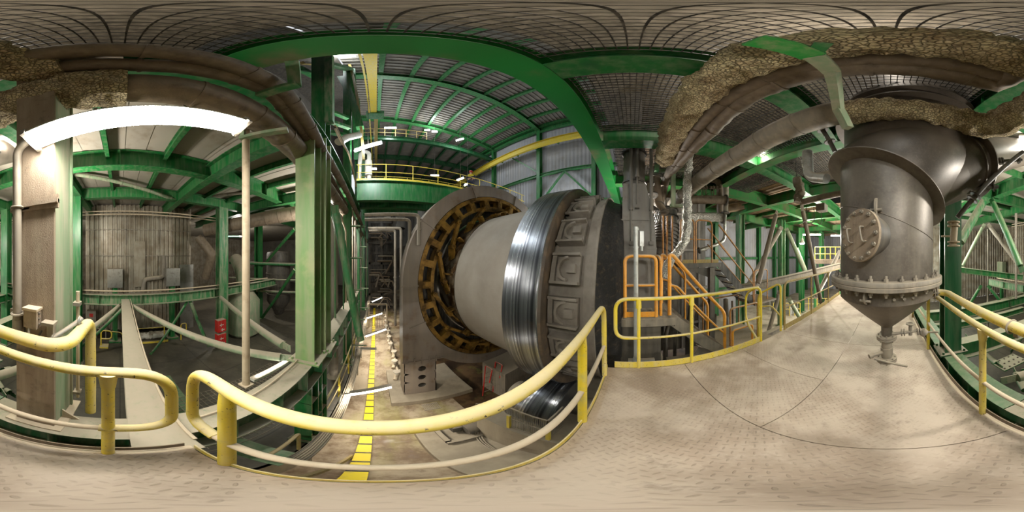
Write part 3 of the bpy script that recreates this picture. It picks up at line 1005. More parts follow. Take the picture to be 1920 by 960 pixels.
# right rail, far section
t = thing('guard_rail', 'old yellow guard rail beyond the stair opening running up to the vessel', 'railing', (1.96, -4, 0), 'yellow guard rails round the deck')
MB().tube(dense(rounded([(1.96, -2.66, 0), (1.96, -2.66, TOP), (1.96, -6.4, TOP)], 0.16, 8), 0.2), 0.024, 14).build('top_rail', 'yellow_old', t)
MB().tube([(1.96, -2.66, MID), (1.96, -6.4, MID)], 0.017, 12).build('middle_rail', 'yellow_old', t)
for y in (-3.85, -5.1, -6.3):
    MB().cyl((1.96, y, 0), (1.96, y, TOP), 0.022, 12).build('post', 'yellow_old', t)
MB().box(1.955, 1.965, -6.4, -2.66, 0.0, 0.12).build('toe_board', 'yellow_old', t)
t = thing('stair_handrail', 'bright yellow hoop handrail at the top of the stair opening', 'handrail', (1.98, -2.5, 0))
MB().tube(rounded([(1.98, -2.56, 0), (1.98, -2.56, TOP), (2.55, -2.5, 0.75), (2.55, -2.5, -0.7)], 0.14), 0.024, 14).build('hoop', 'yellow', t)
MB().tube(rounded([(1.98, -2.56, 0.35), (2.2, -2.53, 0.55), (2.55, -2.5, 0.45)], 0.1), 0.017, 12).build('middle_bar', 'yellow', t)

# ------------------------------------------------------------------ service pipe outside the left rail
t = thing('service_pipe', 'dusty yellowish pipe outside the left rail from vessel to box column', 'pipe', (-0.74, -1, 1.1))
MB().tube(dense(rounded([(-0.42, -2.02, 1.13), (-0.74, -2.0, 1.12), (-0.74, -0.26, 1.1), (-1.2, -0.22, 1.1), (-1.2, -0.22, -0.12)], 0.14, 8), 0.1), 0.042, 16, rough=0.002).build('tube', 'yellow_dusty', t)
m = MB()
for x in (-0.6, -0.57):
    m.cyl((x, -2.02, 1.13), (x - 0.016, -2.02, 1.13), 0.1, 20)
for k in range(6):
    a = k * PI / 3
    m.cyl((-0.64, -2.02 + 0.078 * math.cos(a), 1.13 + 0.078 * math.sin(a)), (-0.53, -2.02 + 0.078 * math.cos(a), 1.13 + 0.078 * math.sin(a)), 0.01, 6)
m.build('flange', 'steel_dusty', t)
m = MB()
m.tube([(-0.74 + 0.05 * math.cos(a * PI / 8), -0.78, 1.1 + 0.05 * math.sin(a * PI / 8)) for a in range(16)], 0.008, 6, closed=True)
m.box(-0.80, -0.77, -0.80, -0.76, 1.0, 1.1)
m.build('clamp', 'steel_dusty', t)

# box, conduit and cable clips on the brown column
t = thing('conduit_pipe', 'vertical grey conduit on the brown box column bending into the lamp end', 'conduit', (-0.875, -0.63, 0.9))
MB().tube(rounded([(-0.875, -0.64, 1.13), (-0.875, -0.64, 2.42), (-0.80, -0.5, 2.42)], 0.1), 0.03, 14).build('tube', 'steel_dusty', t)
m = MB()
for z in (1.2, 1.93):
    m.tube([(-0.875 + 0.038 * math.cos(a * PI / 8), -0.64 + 0.038 * math.sin(a * PI / 8), z) for a in range(16)], 0.009, 6, closed=True)
    m.box(-0.93, -0.90, -0.72, -0.56, z - 0.015, z + 0.015)
m.cyl((-0.875, -0.64, 1.07), (-0.875, -0.64, 1.16), 0.034, 14)
m.build('clip', 'steel_dusty', t)
t = thing('junction_box', 'small dust-caked junction box fixed to the brown column', 'junction box', (-0.9, -0.53, 1.14))
MB().box(-0.905, -0.84, -0.565, -0.475, 1.13, 1.26).build('body', 'brown_plate', t)
MB().box(-0.91, -0.832, -0.572, -0.468, 1.255, 1.27).build('lid', 'rail_dust', t)
m = MB()
for z in (1.16, 1.2, 1.235):
    m.cyl((-0.87, -0.476, z), (-0.87, -0.466, z), 0.008, 8)
m.build('cable_gland', 'steel_dark', t)
t = thing('cable_clip', 'clamped dusty cable stub sticking out right of the junction box', 'clamp', (-0.9, -0.42, 1.1))
MB().box(-0.92, -0.85, -0.45, -0.37, 1.165, 1.185).box(-0.92, -0.87, -0.42, -0.38, 1.02, 1.18).build('bracket', 'steel_dusty', t)
MB().cyl((-0.87, -0.4, 1.06), (-1.02, -0.24, 1.18), 0.016, 12).build('stub', 'zinc', t)
m = MB()
for k in (0.1, 0.9):
    c = V(-0.87, -0.4, 1.06).lerp(V(-1.02, -0.24, 1.18), k)
    m.tube([c + V(0.028 * math.cos(a * PI / 6), 0, 0.028 * math.sin(a * PI / 6)) for a in range(12)], 0.006, 6, closed=True)
m.build('ring', 'zinc', t)
o = MB().tube(rounded([(-0.85, -0.53, 1.13), (-0.83, -0.53, 1.03), (-0.83, -0.45, 1.02), (-0.86, -0.4, 1.06)], 0.05), 0.01, 10).build('cable', 'steel_dusty')
tag(o, 'short cable looping from under the junction box to the clamped stub', 'cable')
o = MB().tube(rounded([(-0.90, -0.60, 1.1), (-0.885, -0.58, 1.03), (-0.885, -0.5, 1.02), (-0.90, -0.47, 1.1)], 0.05), 0.007, 8).build('cable', 'steel_dark')
tag(o, 'thin cable sagging across the brown column below the junction box', 'cable')
t = thing('wall_bracket', 'small folded steel bracket low on the brown column', 'bracket', (-0.88, -0.55, 0.82))
MB().box(-0.91, -0.8, -0.66, -0.52, 0.86, 0.875).box(-0.91, -0.905, -0.66, -0.52, 0.74, 0.87).build('plate', 'steel_dusty', t)
t = thing('conduit_pipe', 'thin vertical conduit behind the brown column with clips', 'conduit', (-1.3, -0.33, 0))
MB().cyl((-1.32, -0.35, 0.0), (-1.32, -0.35, 1.3), 0.017, 12).build('tube', 'rail_dust', t)
MB().box(-1.34, -1.27, -0.38, -0.32, 0.1, 0.14).box(-1.34, -1.27, -0.38, -0.32, 1.18, 1.21).build('clip', 'steel_dusty', t)
# thin standing pole with hanger
t = thing('support_pole', 'thin dusty pole standing on the green beam and holding the pipe hanger', 'pole', (-1.22, 1.19, -0.12))
MB().cyl((-1.22, 1.19, -0.1), (-1.22, 1.19, 3.32), 0.042, 16).build('pole', 'rail_dust', t)
MB().box(-1.28, -1.16, 1.13, 1.25, -0.12, -0.1).build('foot_plate', 'rail_dust', t)
t = thing('pipe_hanger', 'pale angle-iron hanger bolted to the top of the thin pole', 'hanger', (-1.1, 1.2, 3.1))
MB().bar((-1.22, 1.16, 3.30), (-1.22, 1.16, 3.08), 0.06, 0.06).bar((-1.25, 1.14, 3.08), (-0.78, 1.3, 3.08), 0.07, 0.05).build('angle_iron', 'green_pale', t)
# lying items on the beam behind the gap
o = MB().tube([(-0.98, 0.5, -0.08), (-1.05, 2.0, -0.08)], 0.012, 8).build('conduit_pipe', 'rail_dust')
tag(o, 'thin rusty rod lying along the top of the stiffened beam', 'rod')
o = MB().tube([(-0.72, 0.36, -0.08), (-6.2, 0.40, -0.08)], 0.014, 8).build('conduit_pipe', 'rail_dust')
tag(o, 'thin pipe running along the pale dusty beam to the casing', 'pipe')
t = thing('tube_lamp', 'short fluorescent lamp lying beyond the beam left of the double column', 'lamp', P(500, 692, z=-0.5))
a, b = P(472, 712, z=-0.4), P(540, 676, z=-0.4)
MB().bar(a, b, 0.1, 0.05).build('housing', 'white_paint', t)
MB().cyl(a.lerp(b, 0.1) + V(0, 0, 0.03), b + V(0, 0, 0.03), 0.02, 10).build('tube', 'lamp_glow', t)

# ------------------------------------------------------------------ the close fluorescent lamp
LA, LB = V(-0.80, -0.50, 2.39), V(-0.77, 0.69, 2.65)
t = thing('tube_lamp', 'long glaring fluorescent lamp close overhead beside the wool-covered pipe', 'lamp', LA.lerp(LB, 0.5), 'fluorescent lamps')
ax = (LB - LA).normalized()
m = MB()
up = V(-0.32, 0, 1).normalized()
for s_ in (1,):
    prof = [(-0.078, 0.02), (-0.066, 0.05), (0.066, 0.05), (0.078, 0.02), (0.078, 0.0), (-0.078, 0.0)]
m.extr(prof, LA, LB, up)
m.build('housing', 'white_paint', t)
prof = [(0.073 * math.cos(a), -0.052 * math.sin(a)) for a in [i * PI / 10 for i in range(11)]]
MB().extr(prof, LA + ax * 0.01, LB - ax * 0.01, up, smooth=True).build('diffuser', 'lamp_close', t)
m = MB()
for e in (LA, LB):
    m.bar(e + up * 0.01, e + up * 0.01 + ax * 0.03, 0.18, 0.07, up)
for k in (0.3, 0.75):
    c = LA.lerp(LB, k)
    m.bar(c + up * 0.05, c + up * 0.4 + V(-0.05, 0, 0), 0.02, 0.004, (1, 0, 0))
m.build('end_cap', 'steel_dusty', t)

# ------------------------------------------------------------------ overhead pipes
PZ = EYE + 1.75


def wool(name, label, path, r, seed, n=28):
    dp = dense(path, 0.035)
    if isinstance(r, tuple):
        r = [r[0] + (r[1] - r[0]) * i / (len(dp) - 1) for i in range(len(dp))]
    o = MB().tube(dp, r, n, rough=0.05, seed=seed).build(name, 'mineral_wool')
    return tag(o, label, 'insulated pipe', 'wool-covered pipes')


def wrapped(name, label, path, r, mat='cladding_wrap', group='clad overhead pipes', seed=0, bands=0.55, rough=0.006):
    t = thing(name, label, 'pipe', Vector(path[0]), group)
    dp = dense(path, 0.09)
    MB().tube(dp, r, 24, rough=rough, seed=seed).build('cladding', mat, t)
    m = MB()
    acc = 0.0
    for a, b in zip(dp, dp[1:]):
        acc += (b - a).length
        if acc > bands:
            acc = 0.0
            d_ = (b - a).normalized() * 0.012
            m.cyl(a - d_, a + d_, r + 0.006 + rough * 0.5, 24)
    if m.v:
        m.build('band', mat, t)
    return t


wrapped('overhead_pipe', 'thick metal-clad pipe leading off above the long lamp towards the aisle', [P(236, 165, z=PZ), P(340, 172, z=PZ), P(430, 196, z=PZ), P(530, 257, z=PZ), P(600, 338, z=PZ), P(650, 402, z=PZ), P(688, 455, z=PZ)], 0.175)
wool('overhead_pipe', 'wool-covered pipe bend wrapped in wire mesh above the left column and vessel',
     rounded([(-1.05, 0.04, PZ), (-1.05, -1.44, PZ - 0.02), (0.42, -1.38, PZ)], 0.28, 8), (0.225, 0.14), 3)
wrapped('overhead_pipe', 'smooth dusty pipe sloping from the vessel bracket towards the kiln inlet', [(0.40, -1.38, PZ), (1.8, -1.5, PZ), (5.2, -1.3, PZ)], 0.165, 'steel_dusty', rough=0.003)
P2 = EYE + 2.0
wool('overhead_pipe', 'very thick wool-covered pipe passing right over the deck with red wire',
     rounded([(-0.82, -0.30, P2), (-0.80, -0.52, P2), (1.9, -0.52, P2), (3.1, -0.62, P2 + 0.1)], 0.14, 6), 0.17, 9)
wrapped('overhead_pipe', 'silver-edged metal pipe beside the very thick wool-covered pipe', [(-0.8, -0.82, P2 + 0.12), (1.5, -0.80, P2 + .12), (5.5, -0.9, P2 + 0.12)], 0.10, 'brown_pipe', seed=4)
wrapped('overhead_pipe', 'brown metal-clad pipe running from the wool pipe end towards the aisle', [(-0.60, -0.42, P2), (-0.64, 0.1, P2), P(530, 172, z=P2), P(565, 215, z=P2), P(605, 285, z=P2), P(645, 350, z=P2), P(680, 425, z=P2)], 0.085, 'brown_pipe', seed=5)
wrapped('overhead_pipe', 'second brown metal-clad pipe nearest the green beam above', [(-0.82, -0.42, P2), (-0.84, 0.1, P2), P(505, 170, z=P2), P(545, 218, z=P2), P(592, 292, z=P2), P(632, 358, z=P2), P(676, 432, z=P2)], 0.085, 'brown_pipe', seed=6)
m = MB()
for (a, b) in ((P(150, 65, z=P2), P(420, 90, z=P2)),):
    pass
wrapped('overhead_pipe', 'brown crumpled-foil pipe above the wool pipe bend over the vessel', [P(1918, 135, z=P2 + .1), P(1870, 160, z=P2 + .1), P(1760, 135, z=P2 + .1), P(1600, 128, z=P2 + .1), P(1480, 150, z=P2 + .1), P(1400, 185, z=P2 + .1), P(1330, 250, z=P2 + .1), P(1262, 320, z=P2 + .1)], 0.1, 'brown_pipe', seed=8, rough=0.02)
wrapped('overhead_pipe', 'brown clad pipe curving in from the left edge over the deck', [P(0, 135, z=P2 + .2), P(60, 118, z=P2 + .2), P(120, 106, z=P2 + .2), P(230, 98, z=P2 + .2)], 0.09, 'brown_pipe', seed=11)
# hook-shaped bracket by the vessel
t = thing('pipe_bracket', 'chipped green box-section bracket hanging by the end of the smooth pipe', 'bracket', (0.4, -1.1, 3.3))
a0, a1, a2 = P(1410, 75, z=3.37), P(1525, 105, z=3.37), P(1560, 135, z=3.36)
a3, a4 = P(1572, 205, d=1.22), P(1590, 240, d=1.28)
MB().bar(a0, a1, 0.12, 0.06).build('box_section', 'green_chipped', t)
MB().bar(a1, a2, 0.10, 0.06).build('box_section', 'green_pale', t)
MB().bar(a2, a3, 0.07, 0.07, (0, 1, 0)).build('box_section', 'green_pale', t)
MB().bar(a3, a4, 0.07, 0.07).build('box_section', 'green_pale', t)
MB().bar(a1, P(1545, 80, z=3.38), 0.06, 0.05).build('arm', 'green', t)
# frames holding the upper pipes
t = thing('pipe_support', 'green frame under the brown pipes left of the arching beam', 'support', P(553, 160, z=4.0))
MB().bar(P(548, 115, z=3.95), P(553, 160, z=3.4), 0.08, 0.08).bar(P(485, 180, z=3.4), P(558, 158, z=3.4), 0.08, 0.06).build('angle_iron', 'green_dusty', t)

# ================================================================== THE VESSEL
VX, VY = 0.015, -1.89
ves = thing('pressure_vessel', 'large dark steel cyclone vessel with bolted manhole hanging over the deck', 'vessel', (VX, VY, 0.3))


def zmit(x, y):
    return 2.36 + 0.47 * (x - VX) + 0.24 * (y - VY)


n = 64
ring = [(math.cos(2 * PI * i / n), math.sin(2 * PI * i / n)) for i in range(n)]
rr = 0.53
lo = [(VX + rr * c, VY + rr * s_, 1.38) for c, s_ in ring]
hi = [(VX + rr * c, VY + rr * s_, zmit(VX + rr * c, VY + rr * s_)) for c, s_ in ring]
m = MB().add(lo + hi, [(i, (i + 1) % n, n + (i + 1) % n, n + i) for i in range(n)], True)
m.tube([(VX + 0.531 * c, VY + 0.531 * s_, 1.95 + 0.2 * c) for c, s_ in ring], 0.004, 6, closed=True)
m.build('lower_shell', 'vessel_steel', ves)
# tilted joint plate
pin = [(VX + 0.52 * c, VY + 0.52 * s_, zmit(VX + 0.52 * c, VY + 0.52 * s_)) for c, s_ in ring]
pout = [(VX + 0.665 * c, VY + 0.665 * s_, zmit(VX + 0.665 * c, VY + 0.665 * s_)) for c, s_ in ring]
k = V(0, 0, 0.014)
m = MB().add(pin + pout + [V(*p) + k for p in pin] + [V(*p) + k for p in pout],
             [(i, (i + 1) % n, n + (i + 1) % n, n + i) for i in range(n)] +
             [(2 * n + i, 3 * n + i, 3 * n + (i + 1) % n, 2 * n + (i + 1) % n) for i in range(n)] +
             [(n + i, n + (i + 1) % n, 3 * n + (i + 1) % n, 3 * n + i) for i in range(n)])
m.build('joint_plate', 'vessel_steel', ves)
# wide upper body: lofted from the joint up to the round upper duct
secs = []
for tt in [i / 10 for i in range(11)]:
    cc = V(VX - 0.30 * tt, VY - 0.42 * tt, 0)
    rad = 0.53 + 0.36 * (math.sin(tt * PI / 2))
    sec = []
    for c, s_ in ring:
        x, y = cc.x + rad * c, cc.y + rad * s_
        z0 = zmit(VX + rr * c, VY + rr * s_)
        sec.append((x, y, z0 * (1 - tt) + 3.05 * tt))
    secs.append(sec)
secs.append([(p[0], p[1], 5.2) for p in secs[-1]])
m = MB()
m.add([p for s_ in secs for p in s_], [(j * n + i, j * n + (i + 1) % n, (j + 1) * n + (i + 1) % n, (j + 1) * n + i) for j in range(len(secs) - 1) for i in range(n)], True)
m.build('upper_shell', 'vessel_black', ves)
uc = V(VX - 0.30, VY - 0.42, 0)
m = MB()
for z, r_ in ((3.72, 1.0), (3.95, 0.97)):
    m.lathe([(0.88, 0), (r_, 0), (r_, 0.02), (0.88, 0.02)], (uc.x, uc.y, z), (0, 0, 1), 64, smooth=False)
m.build('stiffening_ring', 'vessel_black', ves)
# side duct to the left with round collar
m = MB()
d0, d1 = V(-0.3, -2.16, 2.74), V(-1.0, -2.2, 3.12)
m.cyl(d0, d1, 0.60, 48, 0.60, caps=False)
m.cyl(V(-0.2, -2.0, 2.52), d1, 0.45, 48, 0.58, caps=False)
m.build('side_duct', 'vessel_black', ves)
m = MB()
dx = (d1 - V(-0.2, -2.0, 2.52)).normalized()
m.lathe([(0.55, 0), (0.68, 0), (0.68, 0.02), (0.55, 0.02)], d1, dx, 48, smooth=False)
m.lathe([(0.55, -0.14), (0.615, -0.14), (0.615, -0.12), (0.55, -0.12)], d1, dx, 48, smooth=False)
m.build('duct_collar', 'vessel_black', ves)
m = MB().cyl(d1, d1 + dx * 3.5, 0.42, 40)
m.build('outlet_duct', 'vessel_black', ves)
# bolted flange pair
m = MB()
m.lathe([(0.52, 1.30), (0.625, 1.30), (0.63, 1.305), (0.63, 1.335), (0.622, 1.34), (0.63, 1.345), (0.63, 1.378), (0.625, 1.385), (0.52, 1.385)], (VX, VY, 0), (0, 0, 1), 72, smooth=False)
fl = m.build('flange', 'steel_dusty', ves)
for k in range(28):
    a = 2 * PI * k / 28
    x, y = VX + 0.575 * math.cos(a), VY + 0.575 * math.sin(a)
    m = MB().cyl((x, y, 1.25), (x, y, 1.435), 0.012, 8).cyl((x, y, 1.385), (x, y, 1.41), 0.022, 6).cyl((x, y, 1.27), (x, y, 1.298), 0.022, 6)
    m.build('bolt', 'steel_dusty', fl)
m = MB()
m.lathe([(0.53, 1.31), (0.53, 1.16), (0.50, 1.13), (0.068, 0.74), (0.062, 0.60)], (VX, VY, 0), (0, 0, 1), 64)
m.build('cone_bottom', 'vessel_steel', ves)
m = MB()
for k in range(3):
    a = PI / 2 + 0.12 + k * 0.16
    m.cyl((VX + 0.52 * math.cos(a), VY + 0.52 * math.sin(a), 1.23), (VX + 0.555 * math.cos(a), VY + 0.555 * math.sin(a), 1.23), 0.014, 6)
m.build('stud', 'steel_dusty', ves)
# lifting lugs
for (a, z, sz) in ((PI / 2 - 0.03 - 0.12, 2.02, 0.075), (PI / 2 - 0.42 + 0.1, 1.24, 0.06)):
    cx, cy = VX + 0.53 * math.cos(a), VY + 0.53 * math.sin(a)
    ov = V(math.cos(a), math.sin(a), 0)
    tv = V(-math.sin(a), math.cos(a), 0)
    pts = [V(cx, cy, z) + ov * (math.sin(q) * sz) + V(0, 0, -math.cos(q) * sz * 1.15) for q in [i * PI / 10 for i in range(11)]]
    m = MB().poly([p - tv * 0.008 for p in pts], tv * 0.016)
    m.cyl(V(cx, cy, z - 0.03) - tv * 0.05 + ov * 0.03, V(cx, cy, z - 0.03) + tv * 0.05 + ov * 0.03, 0.012, 10)
    m.build('lifting_lug', 'steel_dusty', ves)
# manhole: neck, cover, bolts, handle
ma = R(90 - (1612 - 705) * 0.1875 + 0)       # bearing of the manhole from the eye
mc = P(1614, 441, d=1.36)
av = (mc - V(VX, VY, mc.z)).normalized()
av = (av + V(0.35, 0.0, 0)).normalized()
m = MB().cyl(mc - av * 0.16, mc - av * 0.0, 0.19, 40)
m.cyl(mc - av * 0.03, mc, 0.222, 40)
m.build('manhole_neck', 'steel_dark', ves)
m = MB().cyl(mc + av * 0.002, mc + av * 0.028, 0.224, 40)
cov = m.build('manhole_cover', 'brown_plate', ves)
_, r_, u_ = MB().frame(mc, mc + av)
for k in range(14):
    a = 2 * PI * k / 14
    c = mc + (r_ * math.cos(a) + u_ * math.sin(a)) * 0.195
    m = MB().cyl(c - av * 0.05, c + av * 0.055, 0.009, 8).cyl(c + av * 0.028, c + av * 0.045, 0.018, 6)
    m.build('bolt', 'steel_dusty', cov)
for off in (-0.09, 0.07):
    b = mc + r_ * off
    m = MB().tube(rounded([b - u_ * 0.06 + av * 0.028, b - u_ * 0.06 + av * 0.075, b + u_ * 0.06 + r_ * 0.03 + av * 0.075, b + u_ * 0.06 + r_ * 0.03 + av * 0.028], 0.03), 0.008, 8)
    m.build('handle', 'steel_dusty', cov)
# drain valve under the cone
m = MB().cyl((VX, VY, 0.60), (VX, VY, 0.20), 0.062, 24)
m.cyl((VX, VY, 0.30), (VX, VY, 0.42), 0.072, 24)
m.build('drain_pipe', 'steel_dusty', ves)
m = MB()
for z in (0.555, 0.585, 0.20, 0.235):
    m.cyl((VX, VY, z), (VX, VY, z + 0.022), 0.118, 28)
for k in range(8):
    a = k * PI / 4
    for z in (0.58, 0.225):
        m.cyl((VX + 0.095 * math.cos(a), VY + 0.095 * math.sin(a), z - 0.05), (VX + 0.095 * math.cos(a), VY + 0.095 * math.sin(a), z + 0.05), 0.01, 6)
m.build('drain_flange', 'steel_dusty', ves)
m = MB().cyl((VX + 0.05, VY + 0.04, 0.36), (VX + 0.16, VY + 0.10, 0.34), 0.026, 12).cyl((VX + 0.16, VY + 0.10, 0.34), (VX + 0.19, VY + 0.12, 0.335), 0.034, 12)
m.tube([(VX + 0.13, VY + 0.14, 0.32), (VX - 0.22, VY + 0.16, 0.20)], 0.016, 10)
m.build('valve_lever', 'steel_dusty', ves)
m = MB().cyl((VX - 0.05, VY, 0.62), (VX - 0.42, VY - 0.04, 0.64), 0.02, 12)
for x in (0.17, 0.2, 0.36, 0.39):
    m.cyl((VX - x, VY - 0.02, 0.63), (VX - x - 0.012, VY - 0.02, 0.63), 0.05, 16)
m.cyl((VX - 0.28, VY - 0.03, 0.58), (VX - 0.28, VY - 0.03, 0.74), 0.024, 10)
m.lathe([(0.03, 0), (0.055, 0), (0.055, 0.012), (0.03, 0.012)], (VX - 0.28, VY - 0.03, 0.74), (0, 0, 1), 16)
m.cyl((VX - 0.42, VY - 0.04, 0.62), (VX - 0.46, VY - 0.04, 0.58), 0.055, 14)
m.cyl((VX - 0.46, VY - 0.04, 0.6), (VX - 0.62, VY + 0.0, 0.6), 0.014, 8)
m.build('side_valve', 'steel_dusty', ves)
m = MB().cyl((VX - 0.46, VY - 0.12, 1.13), (-0.42, -2.02, 1.13), 0.05, 16).cyl((VX - 0.3, VY - 0.12, 1.13), (-0.58, -2.02, 1.13), 0.05, 16)
m.build('side_nozzle', 'steel_dusty', ves)
# small pipework right of the vessel
t = thing('drain_line', 'sloping dark pipe with flanges leading down to a dusty valve right of the vessel', 'pipe', (-0.85, -2.0, 2))
pa, pb, pc = P(1795, 408, d=2.15), P(1830, 365, d=2.2), P(1918, 285, d=2.3)
MB().cyl(pa, pc, 0.035, 14).build('tube', 'steel_dark', t)
m = MB()
dd = (pc - pa).normalized()
for k in (0.22, 0.27):
    c = pa.lerp(pc, k)
    m.cyl(c - dd * 0.01, c + dd * 0.01, 0.085, 18)
m.build('flange', 'steel_dark', t)
m = MB().cyl(P(1787, 460, d=2.15), P(1790, 415, d=2.15), 0.05, 14)
for y in (462, 455, 425, 418):
    c = P(1788, y, d=2.15)
    m.cyl(c, c + V(0, 0, 0.018), 0.085, 18)
m.cyl(P(1765, 443, d=2.1), P(1785, 443, d=2.15), 0.012, 8)
m.build('valve', 'rail_dust', t)
for a, b, l in ((P(1780, 362, d=2.3), P(1872, 350, d=2.3), 'horizontal flanged pipe stub right of the vessel cone'),
                (P(1852, 305, d=2.4), P(1916, 300, d=2.5), 'small flanged pipe beside the round duct collar'),
                (P(1540, 240, d=1.9), P(1566, 285, d=1.95), 'nozzle with blank flange sticking out left of the vessel')):
    t = thing('pipe_stub', l, 'pipe', a)
    MB().cyl(a, b, 0.03, 12).build('tube', 'steel_dark', t)
    m = MB()
    dd = (b - a).normalized()
    for k in ((0.35, 0.42, 0.9) if 'nozzle' not in l else (0.0, 0.1, 0.6)):
        c = a.lerp(b, k)
        m.cyl(c - dd * 0.01, c + dd * 0.01, 0.07, 18)
    m.build('flange', 'steel_dark', t)
# silver pipe elbow left of the vessel
t = thing('pipe_elbow', 'silver spiral pipe elbow joining the vessel on its left side', 'pipe', P(1515, 320, d=2.2))
MB().tube(rounded([P(1514, 285, d=2.3), P(1516, 332, d=2.3), P(1550, 335, d=2.1)], 0.12), 0.075, 20).build('tube', 'zinc', t)
m = MB()
for i in range(9):
    c = P(1514, 286 + i * 3.2, d=2.3)
    m.cyl(c, c + V(0, 0, 0.006), 0.081, 20)
m.build('rib', 'zinc', t)
# grey pipe post along the dark column
o = MB().cyl((-0.62, -2.5, 1.3), (-0.62, -2.5, 3.2), 0.03, 12).build('conduit_pipe', 'steel_dusty')
tag(o, 'vertical grey pipe squeezed between vessel and dark green column', 'pipe')

# ================================================================== THE KILN
KX, KZ = 5.0, EYE - 1.0
AX = (0, 1, 0)
kiln = thing('rotary_kiln', 'huge rotary kiln with pale shell and polished steel riding ring', 'kiln', (KX, 8, KZ - 3))
m = MB().lathe([(2.62, 1.6), (2.62, 4.58)], (KX, 0, KZ), AX, 120)
m.build('shell', 'kiln_shell', kiln)
MB().lathe([(2.60, 0.55), (2.60, 1.62)], (KX, 0, KZ), AX, 120).build('shell_end', 'kiln_pads', kiln)
MB().lathe([(2.635, 4.56), (2.65, 4.62), (2.66, 6.0), (2.62, 29.4)], (KX, 0, KZ), AX, 120).build('oily_shell', 'oily_shell', kiln)
MB().lathe([(2.74, 1.33), (2.99, 1.31), (3.01, 1.335), (3.012, 2.045), (2.99, 2.07), (2.74, 2.05)], (KX, 0, KZ), AX, 180).build('riding_ring', 'ring_steel', kiln)
m = MB().lathe([(2.62, 1.36), (2.74, 1.30), (2.97, 1.285), (2.985, 1.30), (3.0, 1.32)], (KX, 0, KZ), AX, 160)
m.lathe([(3.0, 2.062), (2.97, 2.08), (2.62, 2.07)], (KX, 0, KZ), AX, 160)
m.build('ring_face', 'ring_side', kiln)
m = MB().lathe([(2.6, 0.75), (2.655, 0.74), (2.66, 0.70), (2.66, 0.60), (2.70, 0.59), (2.70, 0.55), (2.3, 0.54)], (KX, 0, KZ), AX, 140)
m.build('end_band', 'kiln_pads', kiln)
m = MB()
na = 150
prof = [(2.68, 0.56), (2.63, 0.54), (2.56, 0.46), (2.53, 0.36), (2.50, 0.26), (2.4, 0.18), (2.0, 0.16)]
vsx, fsx = [], []
for j, (r_, y) in enumerate(prof):
    for i in range(na):
        a = 2 * PI * i / na
        rr_ = r_ + (0.03 * noise.noise(V(math.cos(a) * 9, y * 9, math.sin(a) * 9)) if 0 < j < 6 else 0)
        vsx.append((KX + rr_ * math.cos(a), y, KZ + rr_ * math.sin(a)))
fsx = [(j * na + i, j * na + (i + 1) % na, (j + 1) * na + (i + 1) % na, (j + 1) * na + i) for j in range(len(prof) - 1) for i in range(na)]
m.add(vsx, fsx, True)
m.build('crusted_seal', 'crust', kiln)


def pad_mesh():
    m = MB()

    def arcbox(r0, r1, a0, a1, y0, y1, k=6):
        vs = []
        for i in range(k + 1):
            a = a0 + (a1 - a0) * i / k
            for rr_, yy in ((r0, y0), (r1, y0), (r1, y1), (r0, y1)):
                vs.append((rr_ * math.cos(a), yy, rr_ * math.sin(a)))
        fs = [(i * 4 + j, i * 4 + (j + 1) % 4, i * 4 + 4 + (j + 1) % 4, i * 4 + 4 + j) for i in range(k) for j in range(4)]
        fs += [(0, 1, 2, 3), tuple(range(k * 4, k * 4 + 4))]
        m.add(vs, fs)
    h = 0.093
    arcbox(2.58, 2.70, -h, h, 0.80, 1.28)
    arcbox(2.70, 2.79, -h, -h + 0.016, 0.80, 1.28)
    arcbox(2.70, 2.79, h - 0.016, h, 0.80, 1.28)
    arcbox(2.70, 2.76, -h, h, 1.20, 1.28)
    # half-moon keeper
    pts = []
    for i in range(13):
        q = -PI / 2 + PI * i / 12
        pts.append((1.0 + 0.17 * math.cos(q), 0.074 * math.sin(q)))
    for i in range(12, -1, -1):
        q = -PI / 2 + PI * i / 12
        pts.append((1.0 + 0.13 * math.cos(q), 0.058 * math.sin(q)))
    vs = [(rr_ * math.cos(a), y, rr_ * math.sin(a)) for rr_ in (2.70, 2.775) for y, a in pts]
    n_ = len(pts)
    fs = [(i, (i + 1) % n_, n_ + (i + 1) % n_, n_ + i) for i in range(n_)]
    fs += [(n_ + i, n_ + i + 1, n_ + n_ - 2 - i, n_ + n_ - 1 - i) for i in range(n_ // 2 - 1)]
    m.add(vs, fs)
    arcbox(2.70, 2.775, -0.026, 0.026, 0.86, 1.0, 2)
    return m


me0 = None
for k in range(24):
    a = k * PI / 12 + 0.035
    if me0 is None:
        pm = pad_mesh()
        me0 = bpy.data.meshes.new('support_pad')
        me0.from_pydata(pm.v, [], pm.f)
        me0.materials.append(M['kiln_pads'])
    o = bpy.data.objects.new('support_pad', me0)
    C.objects.link(o)
    o.parent = kiln
    o.location = V(KX, 0, KZ) - V(KX, 8, KZ - 3)
    o.rotation_euler = (0, a, 0)
